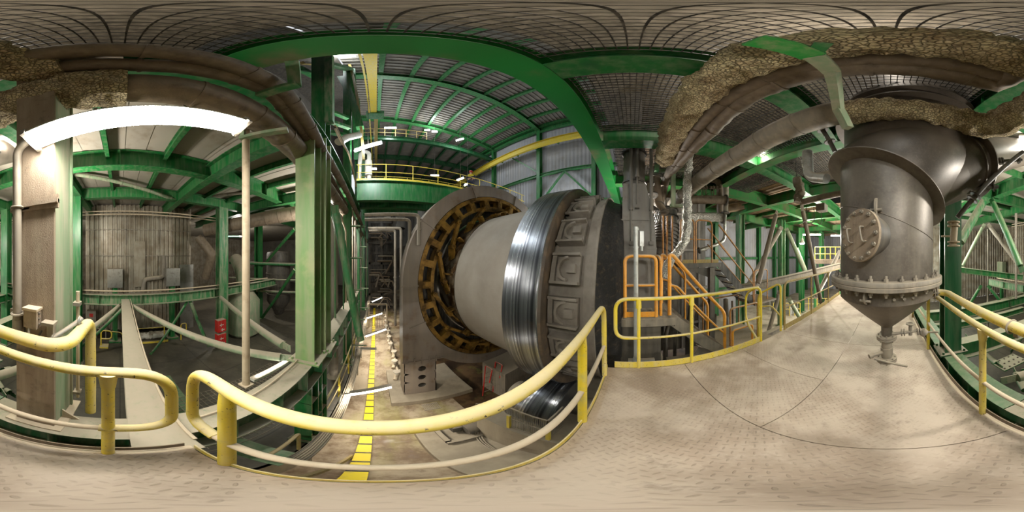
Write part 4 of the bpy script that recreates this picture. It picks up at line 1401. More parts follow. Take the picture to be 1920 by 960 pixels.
# girth gear
m = MB()
m.lathe([(3.47, 5.22), (3.62, 5.22), (3.62, 5.75), (3.47, 5.75), (3.47, 5.22)], (KX, 0, KZ), AX, 120, smooth=False)
m.lathe([(3.06, 5.24), (3.18, 5.24), (3.18, 5.7), (3.06, 5.7), (3.06, 5.24)], (KX, 0, KZ), AX, 120, smooth=False)
gear = m.build('girth_gear', 'greased_gear', kiln)
m = MB()
for k in range(28):
    a = 2 * PI * k / 28
    c, s_ = math.cos(a), math.sin(a)
    for rr0, rr1, ww in ((3.15, 3.5, 0.24),):
        m.bar((KX + rr0 * c, 5.42, KZ + rr0 * s_), (KX + rr1 * c, 5.42, KZ + rr1 * s_), 0.34, ww, (-s_, 0, c))
m.build('gear_web', 'greased_gear', gear)
m = MB().lathe([(3.66, 5.9), (2.7, 5.9)], (KX, 0, KZ), AX, 96)
m.build('back_shroud', 'black_paint', kiln)
for k in range(14):
    a = 2 * PI * k / 14 + 0.1
    b = a + 0.30
    p, q = V(KX + 3.1 * math.cos(a), 5.16, KZ + 3.1 * math.sin(a)), V(KX + 2.76 * math.cos(b), 5.1, KZ + 2.76 * math.sin(b))
    m = MB().bar(p, q, 0.2, 0.1, (math.cos(a), 0, math.sin(a)))
    for e in (p, q):
        m.cyl(e + V(0, -0.14, 0), e + V(0, 0.16, 0), 0.085, 14)
        m.cyl(e + V(0, -0.17, 0), e + V(0, -0.14, 0), 0.045, 6)
    m.bar(q + V(0, 0.05, 0), V(KX + 2.64 * math.cos(b + 0.16), 4.98, KZ + 2.64 * math.sin(b + 0.16)), 0.35, 0.05, (math.cos(b), 0, math.sin(b)))
    m.build('spring_link', 'greased_gear', kiln)
for k in range(14):
    a = 2 * PI * k / 14 + 0.3
    m = MB().bar((KX + 2.62 * math.cos(a), 4.82, KZ + 2.62 * math.sin(a)), (KX + 2.86 * math.cos(a), 4.82, KZ + 2.86 * math.sin(a)), 0.30, 0.05, (-math.sin(a), 0, math.cos(a)))
    m.build('shell_lug', 'greased_gear', kiln)

# gear hood with leg
hood = thing('gear_hood', 'large grey-brown ring-shaped guard with a leg around the toothed gear of the kiln', 'gear guard', (1.45, 5.5, -4.5))
HR, HO = 3.64, 4.12
na = 120
m = MB()
m.lathe([(HO, 5.2), (HO + 0.02, 5.2), (HO + 0.02, 5.95), (HO, 5.95)], (KX, 0, KZ), AX, na, smooth=True, a0=-PI / 2 - 0.05, a1=PI / 2)
m.lathe([(HR, 5.2), (HO, 5.2)], (KX, 0, KZ), AX, na, smooth=False)
m.lathe([(HR, 5.2), (HR, 5.95)], (KX, 0, KZ), AX, na)
m.lathe([(HR, 5.95), (HO, 5.95)], (KX, 0, KZ), AX, na, smooth=False)
m.build('ring_casing', 'hood_paint', hood)
# leg plate between ring and foot
pts = []
for i in range(25):
    a = PI + (i / 24) * 0.84
    pts.append((KX + (HO - 0.01) * math.cos(a), 5.203, KZ + (HO - 0.01) * math.sin(a)))
lx = 0.86
zb = -2.45
m = MB()
vs = []
for p in pts:
    zz = p[2]
    vs += [p, (lx, 5.203, zz)]
fs = [(2 * i, 2 * i + 2, 2 * i + 3, 2 * i + 1) for i in range(24)]
m.add(vs, fs)
m.add([(lx, 5.2, KZ + 0.3), (lx, 5.2, zb), (lx, 5.95, zb), (lx, 5.95, KZ + 0.3)], [(0, 1, 2, 3)])
m.build('leg_plate', 'hood_paint', hood)
m = MB()
for a in (PI * 0.62, PI * 0.82, PI, PI * 0.42, PI * 1.12):
    c, s_ = math.cos(a), math.sin(a)
    m.bar((KX + (HR - 0.03) * c, 5.19, KZ + (HR - 0.03) * s_), (KX + (HO + 0.08) * c, 5.19, KZ + (HO + 0.08) * s_), 0.03, 0.05, (-s_, 0, c))
for k in range(5):
    m.bar((1.0 + k * 0.25, 5.18, zb - 0.13), (1.0 + k * 0.25, 5.18, zb + 0.16), 0.02, 0.05)
m.box(lx - 0.02, 2.3, 5.17, 5.2, zb - 0.02, zb + 0.02)
m.build('joint_flange', 'hood_paint', hood)
# foot with lightening holes: front plate as strips round three holes
m = MB()
x0, x1 = 0.9, 2.02
zt, zf = zb - 0.02, -4.45
hc = [P(790, 688, Y=5.2), P(791, 705, Y=5.2), P(792, 722, Y=5.2)]
hx, hr = 1.52, 0.14
zs = [-2.9, -3.4, -3.9]


def plate_with_holes(m, x0, x1, z0, z1, y, hx, zs, hr, n=24, dep=0.03):
    zs = sorted(zs)
    cuts = [z0] + [(a + b) / 2 for a, b in zip(zs, zs[1:])] + [z1]
    for j, zc in enumerate(zs):
        za, zb_ = cuts[j], cuts[j + 1]
        inner = [(hx + hr * math.cos(2 * PI * i / n), zc + hr * math.sin(2 * PI * i / n)) for i in range(n)]
        outer = []
        for i in range(n):
            c, s_ = math.cos(2 * PI * i / n), math.sin(2 * PI * i / n)
            tx = ((x1 - hx) if c > 0 else (hx - x0)) / max(abs(c), 1e-6)
            tz = ((zb_ - zc) if s_ > 0 else (zc - za)) / max(abs(s_), 1e-6)
            t_ = min(tx, tz)
            outer.append((hx + t_ * c, zc + t_ * s_))
        vs = [(a, y, b) for a, b in inner] + [(a, y, b) for a, b in outer] + [(a, y + dep, b) for a, b in inner]
        m.add(vs, [(i, (i + 1) % n, n + (i + 1) % n, n + i) for i in range(n)] + [(i, 2 * n + i, 2 * n + (i + 1) % n, (i + 1) % n) for i in range(n)])


plate_with_holes(m, x0, x1, zf, zt, 5.22, hx, zs, hr)
m.box(x0, x1, 5.9, 5.93, zf, zt)
m.box(x0 + 0.0, x0 + 0.03, 5.22, 5.93, zf, zt)
m.box(x1 - 0.03, x1, 5.22, 5.93, zf, zt)
m.build('foot_box', 'hood_paint', hood)
structure(MB().box(0.45, 3.2, 4.75, 7.2, -4.7, -4.45).build('floor', 'concrete'))

# kiln foundations and support roller
fnd = tag(MB().box(1.85, 8.8, 0.45, 2.6, -4.4, -3.0).box(0.75, 8.8, -0.9, 3.5, -4.7, -4.4).build('kiln_foundation', 'concrete'),
          'stepped concrete foundation block under the polished riding ring', 'foundation')
fnd2 = tag(MB().box(3.75, 5.6, 3.7, 4.9, -4.7, -3.1).build('kiln_foundation', 'steel_dusty'), 'grey concrete block with the red ladder beside it', 'foundation')
for (x, l) in ((3.0, 'polished support roller under the near side of the kiln ring'), (7.0, 'support roller under the far side of the kiln ring')):
    sr = thing('support_roller', l, 'roller', (x, 1.7, -3.0), 'kiln support rollers')
    zc = -2.62
    if x > 5:
        zc = -2.62
    MB().lathe([(0.0, 1.2), (0.80, 1.2), (0.82, 1.23), (0.82, 2.17), (0.80, 2.2), (0.0, 2.2)], (x, 0, zc), AX, 72, smooth=True).build('roller', 'ring_steel', sr)
    MB().cyl((x, 0.7, zc), (x, 2.6, zc), 0.24, 24).build('shaft', 'steel_dark', sr)
    for y in (0.75, 2.4):
        m = MB().box(x - 0.35, x + 0.35, y - 0.16, y + 0.16, -3.0, zc + 0.0).cyl((x, y - 0.18, zc), (x, y + 0.18, zc), 0.34, 24)
        m.build('bearing_block', 'steel_dusty', sr)
# mesh cage
cg = thing('roller_cage', 'dark wire-mesh cage with yellow corner posts in front of the support roller', 'cage', (1.95, 1.4, -3.0))
m = MB()
for i in range(22):
    y = 1.1 + 0.68 * i / 21
    m.bar((1.93, y, -2.93), (1.93, y, -1.95), 0.008, 0.008)
for i in range(12):
    x = 1.93 + 0.5 * i / 11
    m.bar((x, 1.1, -2.93), (x, 1.1, -1.95), 0.008, 0.008)
for z in (-2.93, -2.45, -1.95):
    m.bar((1.93, 1.1, z), (1.93, 1.78, z), 0.03, 0.03).bar((1.93, 1.1, z), (2.43, 1.1, z), 0.03, 0.03)
m.build('mesh_panel', 'steel_dusty', cg)
for (x, y) in ((1.91, 1.8), (1.91, 1.08)):
    m = MB().bar((x, y, -3.0), (x, y, -2.3), 0.06, 0.05, (1, 0, 0))
    m.build('corner_post', 'yellow', cg)
# ladder
ld = thing('ladder', 'short red-railed ladder standing against the grey concrete block', 'ladder', P(918, 742, z=-4.7))
c = P(905, 742, z=-4.65)
for dxx in (0.0, 0.45):
    m = MB().tube(rounded([c + V(dxx, 0, 0), c + V(dxx + .12, 0, 1.9), c + V(dxx + .12, -0.35, 1.9), c + V(dxx, -0.35, 1.2)], 0.08), 0.022, 10)
    m.build('side_rail', 'red', ld)
for k in range(5):
    MB().cyl(c + V(0.02 * k, 0, 0.25 + k * 0.3), c + V(0.45 + 0.02 * k, 0, 0.25 + k * 0.3), 0.014, 8).build('rung', 'steel_dusty', ld)
# machine skid and cables on the slab
sk = thing('machine_skid', 'rusty grey machine frame lying on the slab left of the mesh cage', 'machine', P(885, 800, z=-4.4))
c = P(885, 800, z=-4.4)
m = MB()
for dy in (-0.45, 0.45):
    m.bar(c + V(-0.8, dy, 0.06), c + V(0.8, dy, 0.06), 0.1, 0.12)
for dx_ in (-0.75, 0, 0.75):
    m.bar(c + V(dx_, -0.45, 0.06), c + V(dx_, 0.45, 0.06), 0.1, 0.12)
m.build('frame', 'steel_dusty', sk)
m = MB().cyl(c + V(-0.3, -0.2, 0.3), c + V(0.5, -0.2, 0.3), 0.2, 20).box(c.x - 0.5, c.x - 0.1, c.y - 0.1, c.y + 0.35, c.z + 0.1, c.z + 0.4)
m.build('motor', 'steel_dark', sk)
for k in range(3):
    p0 = P(893 + k * 3, 785, z=-4.0)
    o = MB().tube(rounded([p0 + V(0, 0, 1.0), p0 + V(0, 0, 0), P(890 + k * 6, 822, z=-4.38), P(925 + k * 4, 845, z=-4.38)], 0.4), 0.014, 8).build('cable', 'cable_rubber')
    tag(o, 'pale cable hanging down onto the foundation slab below the rail', 'cable', 'pale cables on the foundation slab')
m = MB()
c = P(808, 762, z=-4.69)
for i in range(10):
    m.bar(c + V(-0.22 + i * 0.05, -0.16, 0), c + V(-0.22 + i * 0.05, 0.16, 0), 0.02, 0.02)
m.bar(c + V(-0.25, -0.17, 0), c + V(0.27, -0.17, 0), 0.03, 0.02).bar(c + V(-0.25, 0.17, 0), c + V(0.27, 0.17, 0), 0.03, 0.02)
tag(m.build('drain_cover', 'black_paint'), 'small black floor drain grid beside the hood foot', 'drain cover')

# aisle lamps on arms
def arm_lamp(label, px0, py0, px1, py1, zr=-4.0):
    a, b = P(px0, py0, z=EYE + zr), P(px1, py1, z=EYE + zr)
    t = thing('aisle_lamp', label, 'lamp', V(-0.8, a.y - 0.1, -3.2), 'fluorescent lamps along the aisle')
    d_ = (b - a).normalized()
    MB().tube(rounded([V(-0.8, a.y - 0.1, -3.2), V(-0.75, a.y - 0.1, a.z + 0.1), a + V(0, 0, 0.07), b + V(0, 0, 0.07)], 0.15), 0.022, 10).build('arm', 'white_paint', t)
    MB().bar(a + V(0, 0.07, 0.035), b + V(0, 0.07, 0.035), 0.10, 0.05).build('housing', 'zinc', t)
    MB().cyl(a + V(0, -0.02, 0.02), b + V(0, -0.02, 0.02), 0.035, 12).build('tube', 'lamp_glow', t)
    lamp('AREA', a.lerp(b, 0.5) + V(0, 0, -0.06), 42, (1, 0.93, 0.8), 0.9, a.lerp(b, 0.5) + V(0, 0, -2), 0.12)


arm_lamp('nearest lamp on an arm over the striped kerb', 655, 740, 733, 726)
arm_lamp('second lamp on an arm along the aisle', 686, 631, 723, 618)
arm_lamp('third lamp on an arm along the aisle', 688, 597, 716, 588)
arm_lamp('fourth, smallest lamp on an arm far down the aisle', 698, 566, 716, 558)
t = thing('aisle_lamp', 'dull unlit lamp arm between the first and second lit aisle lamps', 'lamp', V(-0.8, 5.2, -3.2), 'fluorescent lamps along the aisle')
a, b = P(675, 653, z=-2.4), P(706, 654, z=-2.4)
MB().bar(a, b, 0.14, 0.06).build('housing', 'white_paint', t)
MB().tube([V(-0.85, a.y, -3.2), V(-0.8, a.y, -2.4), a], 0.022, 8).build('arm', 'white_paint', t)

# left-hand edge of the upper floor: yellow handrail, cable tray, standing pipe
hr_ = thing('floor_handrail', 'yellow handrail along the floor edge left of the aisle', 'railing', (-0.92, 5, -3.2))
MB().tube([(-0.92, 2.6, -2.1), (-0.92, 8.2, -2.1)], 0.022, 10).build('top_rail', 'yellow', hr_)
MB().tube([(-0.92, 2.6, -2.6), (-0.92, 8.2, -2.6)], 0.016, 8).build('middle_rail', 'yellow_old', hr_)
for y in (2.6, 4.0, 5.4, 6.8, 8.2):
    MB().bar((-0.92, y, -3.2), (-0.92, y, -2.1), 0.05, 0.05).build('post', 'yellow', hr_)
m = MB().box(-0.78, -0.6, 1.2, 20, -2.85, -2.83)
m.box(-0.79, -0.78, 1.2, 20, -2.85, -2.76).box(-0.6, -0.59, 1.2, 20, -2.85, -2.76)
for k in range(12):
    m.bar((-0.69, 1.6 + k * 1.5, -3.9), (-0.69, 1.6 + k * 1.5, -2.86), 0.04, 0.04)
tag(m.build('cable_tray', 'steel_dusty'), 'pale metal cable tray following the left edge of the aisle', 'cable tray')
for k in range(4):
    o = MB().tube(dense([(-0.74 + k * 0.035, 1.3, -2.8), (-0.72 + k * 0.035, 19, -2.8)], 1.0), 0.014, 6).build('cable', 'rail_dust')
    tag(o, 'dusty cable lying in the pale metal cable tray', 'cable', 'cables in the tray')
t = thing('standing_pipe', 'thick beige vertical pipe standing behind the double green column', 'pipe', (-1.36, 5.1, -3.2))
MB().cyl((-1.36, 5.1, -3.15), (-1.36, 5.1, 4.4), 0.15, 24).build('tube', 'steel_dusty', t)
m = MB().cyl((-1.36, 5.1, -3.2), (-1.36, 5.1, -3.05), 0.24, 24, 0.16)
for z in (-1.6, 0.0, 1.6):
    m.cyl((-1.36, 5.1, z), (-1.36, 5.1, z + 0.03), 0.156, 24)
m.build('foot_ring', 'steel_dusty', t)
# underside structure below the front rail
for (a, b, l) in (((-3.5, 1.0, -1.9), (-0.6, 1.0, -1.9), 'green beam crossing under the front rail'),):
    girder('deck_beam', l, 'beam', a, b, 0.4, 0.22, 'green_clean', 'deck-level beams', stiff=0.7)
t = thing('lower_handrail', 'small yellow-brown handrail seen through the front rail low on the left', 'handrail', (-1.2, 0.9, -1.6))
pts = [P(505, 852, z=-0.95), P(560, 812, z=-0.95)]
MB().tube(rounded([pts[0], pts[1], V(pts[1].x, pts[1].y, -1.7)], 0.08), 0.02, 10).build('rail', 'yellow_old', t)
t = thing('ladder_stringer', 'rusty yellow ladder side sloping down to the aisle beside the kerb', 'ladder', (-0.3, 0.6, -3))
MB().bar((-0.36, 0.42, -1.6), (-0.33, 2.2, -4.6), 0.04, 0.12).build('stringer', 'yellow_old', t)
grating_l = MB()
for i in range(30):
    grating_l.bar((-2.6, 0.5 + i * 0.1, -1.7), (-1.15, 0.5 + i * 0.1, -1.7), 0.006, 0.03)
for i in range(16):
    grating_l.bar((-2.6 + i * 0.1, 0.5, -1.7), (-2.6 + i * 0.1, 3.4, -1.7), 0.006, 0.03)
tag(grating_l.build('floor_grating', 'steel_dusty'), 'small steel grating below the stiffened beam by the front rail', 'grating')

# ------------------------------------------------------------------ kiln inlet housing beside the kiln mouth
HX = 2.75
inl = thing('inlet_housing', 'tall grey inlet housing tapering up to a round pipe beside the kiln mouth', 'housing', (3.2, -0.12, -1.2))


def frust(m, x0, x1, y0, y1, z0, X0, X1, Y0, Y1, z1):
    vs = [(x0, y0, z0), (x1, y0, z0), (x1, y1, z0), (x0, y1, z0), (X0, Y0, z1), (X1, Y0, z1), (X1, Y1, z1), (X0, Y1, z1)]
    return m.add(vs, [(3, 2, 1, 0), (4, 5, 6, 7), (0, 1, 5, 4), (1, 2, 6, 5), (2, 3, 7, 6), (3, 0, 4, 7)])


fx = 3.3
m = MB()
frust(m, fx, fx + 1.2, -0.50, 0.22, 0.35, fx, fx + 1.2, -0.50, 0.22, 1.75)
frust(m, fx, fx + 1.2, -0.50, 0.22, 1.75, fx + 0.02, fx + 1.0, -0.46, 0.2, 2.35)
frust(m, fx + 0.02, fx + 1.0, -0.46, 0.2, 2.35, fx + 0.05, fx + 0.7, -0.28, 0.19, 3.2)
m.build('tapered_casing', 'grey_housing', inl)
m = MB()
for z in (1.75, 2.35, 0.95):
    m.box(fx - 0.015, fx, -0.51, 0.23, z - 0.012, z + 0.012)
m.build('seam_flange', 'grey_housing', inl)
MB().cyl((fx + 0.33, -0.05, 3.15), (fx + 0.33, -0.05, 5.0), 0.24, 32).build('feed_pipe', 'steel_dark', inl)
m = MB().cyl((fx + 0.33, -0.05, 3.3), (fx + 0.33, -0.05, 3.34), 0.27, 32).cyl((fx + 0.33, -0.05, 4.18), (fx + 0.33, -0.05, 4.24), 0.28, 32)
m.build('pipe_collar', 'black_paint', inl)
for y, z0, z1 in ((0.02, 1.85, 4.3), (-0.38, 1.85, 4.3), (-0.10, 2.6, 4.3)):
    m = MB().cyl((fx - 0.09, y, z0 + 0.7), (fx - 0.09, y, z1), 0.035, 12).cyl((fx - 0.09, y, z0), (fx - 0.09, y, z0 + 0.72), 0.018, 10)
    m.cyl((fx - 0.09, y, z0 + 0.68), (fx - 0.09, y, z0 + 0.74), 0.045, 12)
    m.bar((fx - 0.09, y, z0 - 0.03), (fx - 0.09, y, z0 + 0.04), 0.09, 0.09)
    m.build('hanger_rod', 'steel_dark', inl)
m = MB()
frust(m, 2.75, 3.5, -0.42, 0.14, -1.1, 2.68, 3.6, -0.46, 0.18, -0.72)
m.box(2.62, 3.6, -0.50, 0.2, -0.72, -0.66)
m.box(2.8, 3.6, -0.5, 0.2, -0.66, 0.3)
m.build('outlet_box', 'steel_dark', inl)
MB().box(2.55, 2.62, -0.36, 0.06, -0.36, -0.3).box(2.6, 2.62, -0.0, 0.06, -0.5, -0.36).build('access_ledge', 'zinc', inl)
# second casing part behind with ribbed bellows
bl = thing('ribbed_duct', 'dark ribbed duct bending down behind the orange platform', 'duct', (4.4, -1.0, -0.5))
pts = rounded([P(1248, 395, d=4.9), P(1250, 440, d=4.8), P(1225, 520, d=4.6), P(1218, 600, d=4.5)], 0.3, 6)
MB().tube(dense(pts, 0.2), 0.34, 24).build('duct', 'steel_dark', bl)
m = MB()
dp = dense(pts, 0.16)
for a, b in zip(dp[:-1:1], dp[1::1]):
    m.cyl(a, a + (b - a).normalized() * 0.03, 0.39, 24)
m.build('rib', 'black_paint', bl)

# dark casing and beams behind the platform
t = thing('machine_casing', 'large dark machine casing with flanged seams behind the orange rails and foil pipe', 'casing', (6.6, -1.6, -1))
MB().box(6.0, 7.2, -2.9, -0.6, -2.4, 3.9).build('body', 'steel_dark', t)
for z in (-1.2, 0.3, 1.8, 3.2):
    MB().box(5.94, 6.0, -2.95, -0.6, z, z + 0.08).build('seam_flange', 'grey_housing', t)
for y in (-2.6, -1.9, -1.2):
    MB().bar((5.97, y, -2.4), (5.97, y, 3.9), 0.06, 0.08).build('rib', 'grey_housing', t)
random.seed(21)
for k in range(12):
    y = -0.9 - 0.22 * k
    x = 4.6 + random.uniform(-0.4, 0.6)
    o = MB().tube(rounded([(x, y, -4.6), (x, y, -1.5 + random.random()), (x + 0.5, y - 0.3, -0.9 + random.random())], 0.2), random.choice((0.04, 0.06, 0.09)), 10).build('process_pipe', random.choice(('steel_dark', 'brown_pipe')))
    tag(o, 'dark upright pipe in the pit below the orange stair', 'pipe', 'dark pipes in the pit below the stair')
for (p, q, l) in (((3.7, -0.8, -1.3), (3.7, -4.8, -1.3), 'dark beam under the stair landing'), ((2.7, -0.9, -2.3), (6.0, -0.9, -2.3), 'dark cross beam low under the grating platform'),
                  ((2.9, -1.2, -0.45), (3.5, -3.2, -2.2), 'dusty sloping channel under the orange stair')):
    girder('pit_beam', l, 'beam', p, q, 0.25, 0.2, 'steel_dusty', 'beams in the pit below the stair')

# orange platform
pl = thing('access_platform', 'grey grating platform with orange guard frames beside the inlet housing', 'platform', (3.0, -0.3, 0.4))
m = MB()
for i in range(26):
    x = 2.72 + i * 0.05
    m.bar((x, 0.2, 0.5), (x, -0.75, 0.5), 0.006, 0.03)
for i in range(11):
    m.bar((2.72, 0.2 - i * 0.095, 0.5), (3.98, 0.2 - i * 0.095, 0.5), 0.005, 0.02)
m.build('grating', 'steel_dusty', pl)
m = MB().bar((2.7, 0.2, 0.42), (2.7, -0.78, 0.42), 0.04, 0.14)
m.bar((2.7, -0.75, 0.4), (4.0, -0.75, 0.4), 0.04, 0.18).bar((2.7, 0.2, 0.4), (4.0, 0.2, 0.4), 0.04, 0.18)
m.build('frame', 'steel_dusty', pl)


def gate(x, y0, y1, z, mat='orange', kick=True, r=0.026):
    m = MB().tube(rounded([(x, y0, z), (x, y0, z + 1.1), (x, y1, z + 1.1), (x, y1, z)], 0.12), r, 12)
    m.cyl((x, y0, z + 0.6), (x, y1, z + 0.6), r * 0.8, 10)
    return m


gate(2.75, 0.12, -0.41, 0.5, r=0.031).build('guard_frame', 'orange', pl)
gate(3.35, 0.1, -0.35, 0.5, r=0.022).build('guard_frame', 'orange', pl)
MB().box(2.74, 2.75, -0.43, 0.12, 0.52, 0.62).build('kick_plate', 'orange', pl)
MB().box(3.34, 3.35, -0.43, 0.12, 0.52, 0.60).build('kick_plate', 'orange', pl)
MB().tube(rounded([(3.35, -0.35, 0.5), (3.35, -0.35, 1.6), (2.8, -0.5, 1.6), (2.8, -0.5, 0.5)], 0.14), 0.026, 12).build('side_frame', 'orange', pl)
# pole in front of the platform
t = thing('standing_pole', 'slim galvanised pole with a small box on top in front of the orange platform', 'pole', (2.5, -0.07, -0.25))
MB().cyl((2.5, -0.06, -0.2), (2.5, -0.06, 2.05), 0.036, 16).build('tube', 'zinc', t)
MB().cyl((2.5, -0.06, -0.3), (2.5, -0.06, -0.18), 0.07, 16, 0.04).build('foot', 'zinc', t)
m = MB().box(2.47, 2.53, -0.18, -0.12, 1.75, 1.98).cyl((2.5, -0.15, 1.68), (2.5, -0.15, 1.76), 0.02, 10)
m.build('control_box', 'zinc', t)
m = MB()
for z in (1.72, 2.0):
    m.cyl((2.5, -0.06, z), (2.5, -0.06, z + 0.025), 0.045, 16)
m.build('collar', 'zinc', t)

# stair going down
st = thing('stair_flight', 'short steel stair with orange handrails descending from the grating platform', 'stairs', (3.2, -1.8, -0.75))
for x in (2.82, 3.6):
    MB().bar((x, -0.7, 0.42), (x, -1.95, -0.8), 0.02, 0.22).build('stringer', 'steel_dusty', st)
for k in range(6):
    MB().box(2.83, 3.59, -0.86 - k * 0.19 - 0.12, -0.86 - k * 0.19 + 0.1, 0.28 - k * 0.19, 0.31 - k * 0.19).build('tread', 'steel_dark', st)
for x in (2.82, 3.6):
    m = MB().tube(rounded([(x, -0.66, 0.35), (x, -0.66, 1.62), (x, -0.72, 1.62), (x, -1.80, 0.40), (x, -1.80, -0.8)], 0.13), 0.034, 12)
    m.build('handrail', 'orange', st)
    m = MB().tube(rounded([(x, -0.66, 1.08), (x, -0.8, 1.05), (x, -1.80, -0.12)], 0.1), 0.022, 12)
    m.build('middle_rail', 'orange', st)
MB().tube(rounded([(3.6, -0.66, 1.55), (3.55, -0.95, 1.5), (3.55, -1.2, 1.2), (3.55, -1.2, -0.4)], 0.1), 0.022, 10).build('middle_rail', 'orange', st)
# landing
ln = thing('stair_landing', 'dark grating landing at the foot of the orange stair', 'platform', (3.4, -2.6, -0.85))
MB().box(2.2, 4.4, -3.4, -1.9, -0.83, -0.79).build('grating', 'grate_dusty', ln)
m = MB().bar((2.2, -1.9, -0.9), (2.2, -3.4, -0.9), 0.06, 0.16).bar((4.4, -1.9, -0.9), (4.4, -3.4, -0.9), 0.06, 0.16)
m.build('frame', 'steel_dusty', ln)
MB().tube(rounded([(2.75, -1.95, -0.8), (2.75, -1.95, -0.05), (2.75, -2.5, -0.05), (2.75, -2.5, -0.8)], 0.08), 0.026, 12).build('guard_frame', 'orange', ln)
MB().tube(rounded([(3.2, -2.2, -0.8), (3.2, -2.2, 0.3), (3.2, -3.1, 0.3), (3.2, -3.1, -0.8)], 0.1), 0.024, 12).build('guard_frame', 'orange_dark', ln)
MB().tube(rounded([(4.3, -2.0, -0.8), (4.3, -2.0, 0.3), (4.3, -3.3, 0.3), (4.3, -3.3, -0.8)], 0.1), 0.024, 12).build('guard_frame', 'orange_dark', ln)
for (x, y) in ((2.25, -1.95), (4.35, -1.95), (4.35, -3.35)):
    MB().bar((x, y, -4.7), (x, y, -0.9), 0.12, 0.12).build('leg', 'steel_dusty', ln)
# upper dark walkway on column with its own stair
up = thing('upper_walkway', 'dark steel walkway on a post with orange rails and silver pipe beside it', 'platform', (4.2, -1.7, 1.4))
MB().box(3.7, 4.9, -2.25, -1.1, 1.32, 1.42).build('deck', 'steel_dark', up)
MB().bar((3.75, -1.98, -0.8), (3.75, -1.98, 1.3), 0.14, 0.14).build('post', 'steel_dark', up)
MB().poly([(3.75, -1.9, 1.3), (3.75, -1.25, 1.3), (3.75, -1.9, 1.05)], (0.05, 0, 0)).build('bracket', 'steel_dark', up)
for (y0, y1) in ((-1.15, -1.5), (-1.55, -2.0)):
    gate(3.75, y0, y1, 1.42, 'orange_dark', r=0.02).build('guard_frame', 'orange_dark', up)
for y in (-0.75, -0.85, -0.98):
    MB().cyl((3.9, y, 1.3), (3.9, y, 2.6), 0.024, 10).build('upright', 'orange_dark', up)
MB().bar((3.75, -1.2, 1.46), (3.75, -2.2, 1.46), 0.01, 0.1).build('kick_plate', 'yellow_old', up)
us = thing('stair_flight', 'dark steel stair with orange rails leaning down to the right behind the landing', 'stairs', (4.0, -3.0, 0.3))
for x in (3.75, 4.4):
    MB().bar((x, -2.25, 1.38), (x, -3.45, 0.1), 0.02, 0.2).build('stringer', 'black_paint', us)
for k in range(6):
    MB().box(3.76, 4.39, -2.42 - k * 0.19 - 0.1, -2.42 - k * 0.19 + 0.1, 1.17 - k * 0.2, 1.20 - k * 0.2).build('tread', 'black_paint', us)
for x, dz in ((3.75, 0), (4.4, 0)):
    MB().tube(rounded([(x, -2.2, 2.45), (x, -3.45, 1.15), (x, -3.45, 0.1)], 0.1), 0.022, 10).build('handrail', 'orange_dark', us)
    MB().tube(rounded([(x, -2.2, 1.95), (x, -3.45, 0.7)], 0.1), 0.018, 10).build('middle_rail', 'orange_dark', us)
MB().tube(rounded([(3.75, -3.5, 0.1), (3.75, -3.5, 1.15), (3.75, -4.1, 1.15), (3.75, -4.1, 0.1)], 0.1), 0.02, 10).build('guard_frame', 'orange_dark', us)
tag(MB().box(3.6, 4.6, -4.4, -3.4, 0.04, 0.1).build('stair_landing', 'brown_pipe'), 'rusty landing plate at the foot of the dark stair', 'platform')
# beam along the right
girder('tie_beam', 'dusty brown tube beam passing behind the yellow hoop handrail', 'beam', P(1385, 542, d=6), P(1575, 498, d=9), 0.3, 0.25, 'steel_dusty')

# crinkled foil pipe
t = thing('foil_pipe', 'crinkled silver foil-wrapped pipe dropping past the smooth pipe and bending left', 'pipe', P(1285, 300, d=3.8))
MB().tube(dense(rounded([P(1291, 290, d=3.6), P(1287, 455, d=3.5), P(1252, 492, d=3.4), P(1245, 520, d=3.4)], 0.25), 0.03), 0.095, 20, rough=0.03).build('wrap', 'foil_wrap', t)
# pipe cluster
for (pts, r, mt, l) in (
        ([P(1292, 375, d=4.6), P(1362, 375, d=4.9)], 0.13, 'brown_pipe', 'dusty horizontal pipe of the cluster right of the foil pipe'),
        ([P(1292, 407, d=4.6), P(1356, 408, d=4.9)], 0.14, 'foil_wrap', 'lower foil-wrapped horizontal pipe of the cluster'),
        ([P(1300, 330, d=4.8), P(1349, 340, d=5.0), P(1350, 410, d=5.0)], 0.1, 'brown_pipe', 'brown pipe arching over the cluster and dropping down'),
        ([P(1310, 322, d=5.2), P(1361, 335, d=5.2), P(1359, 400, d=5.2)], 0.1, 'steel_dusty', 'second arching grey pipe behind the cluster'),
        ([P(1359, 385, d=5.4), P(1359, 450, d=5.4), P(1345, 458, d=5.3), P(1310, 470, d=5.0)], 0.055, 'aluminium', 'thin shiny pipe dropping and bending back left'),
        ([P(1230, 330, d=4.4), P(1234, 380, d=4.4), P(1245, 400, d=4.3)], 0.11, 'brown_pipe', 'brown pipe dropping behind the inlet housing'),
        ([P(1250, 335, d=4.6), P(1240, 375, d=4.5), P(1236, 385, d=4.4)], 0.1, 'brown_pipe', 'crumpled brown pipe joining from the right'),
        ([P(1215, 345, d=4.2), P(1222, 368, d=4.1)], 0.12, 'steel_dusty', 'short grey drum next to the inlet housing')):
    t = thing('process_pipe', l, 'pipe', pts[0], 'pipe cluster beyond the inlet housing')
    MB().tube(dense(rounded(pts, 0.2), 0.06), r, 18, rough=0.012).build('tube', mt, t)
    m = MB()
    for e, f in ((pts[0], pts[1]), (pts[-1], pts[-2])):
        d_ = (Vector(f) - Vector(e)).normalized()
        m.cyl(e, Vector(e) + d_ * 0.04, r + 0.05, 18)
    m.build('flange', 'steel_dark', t)
random.seed(4)
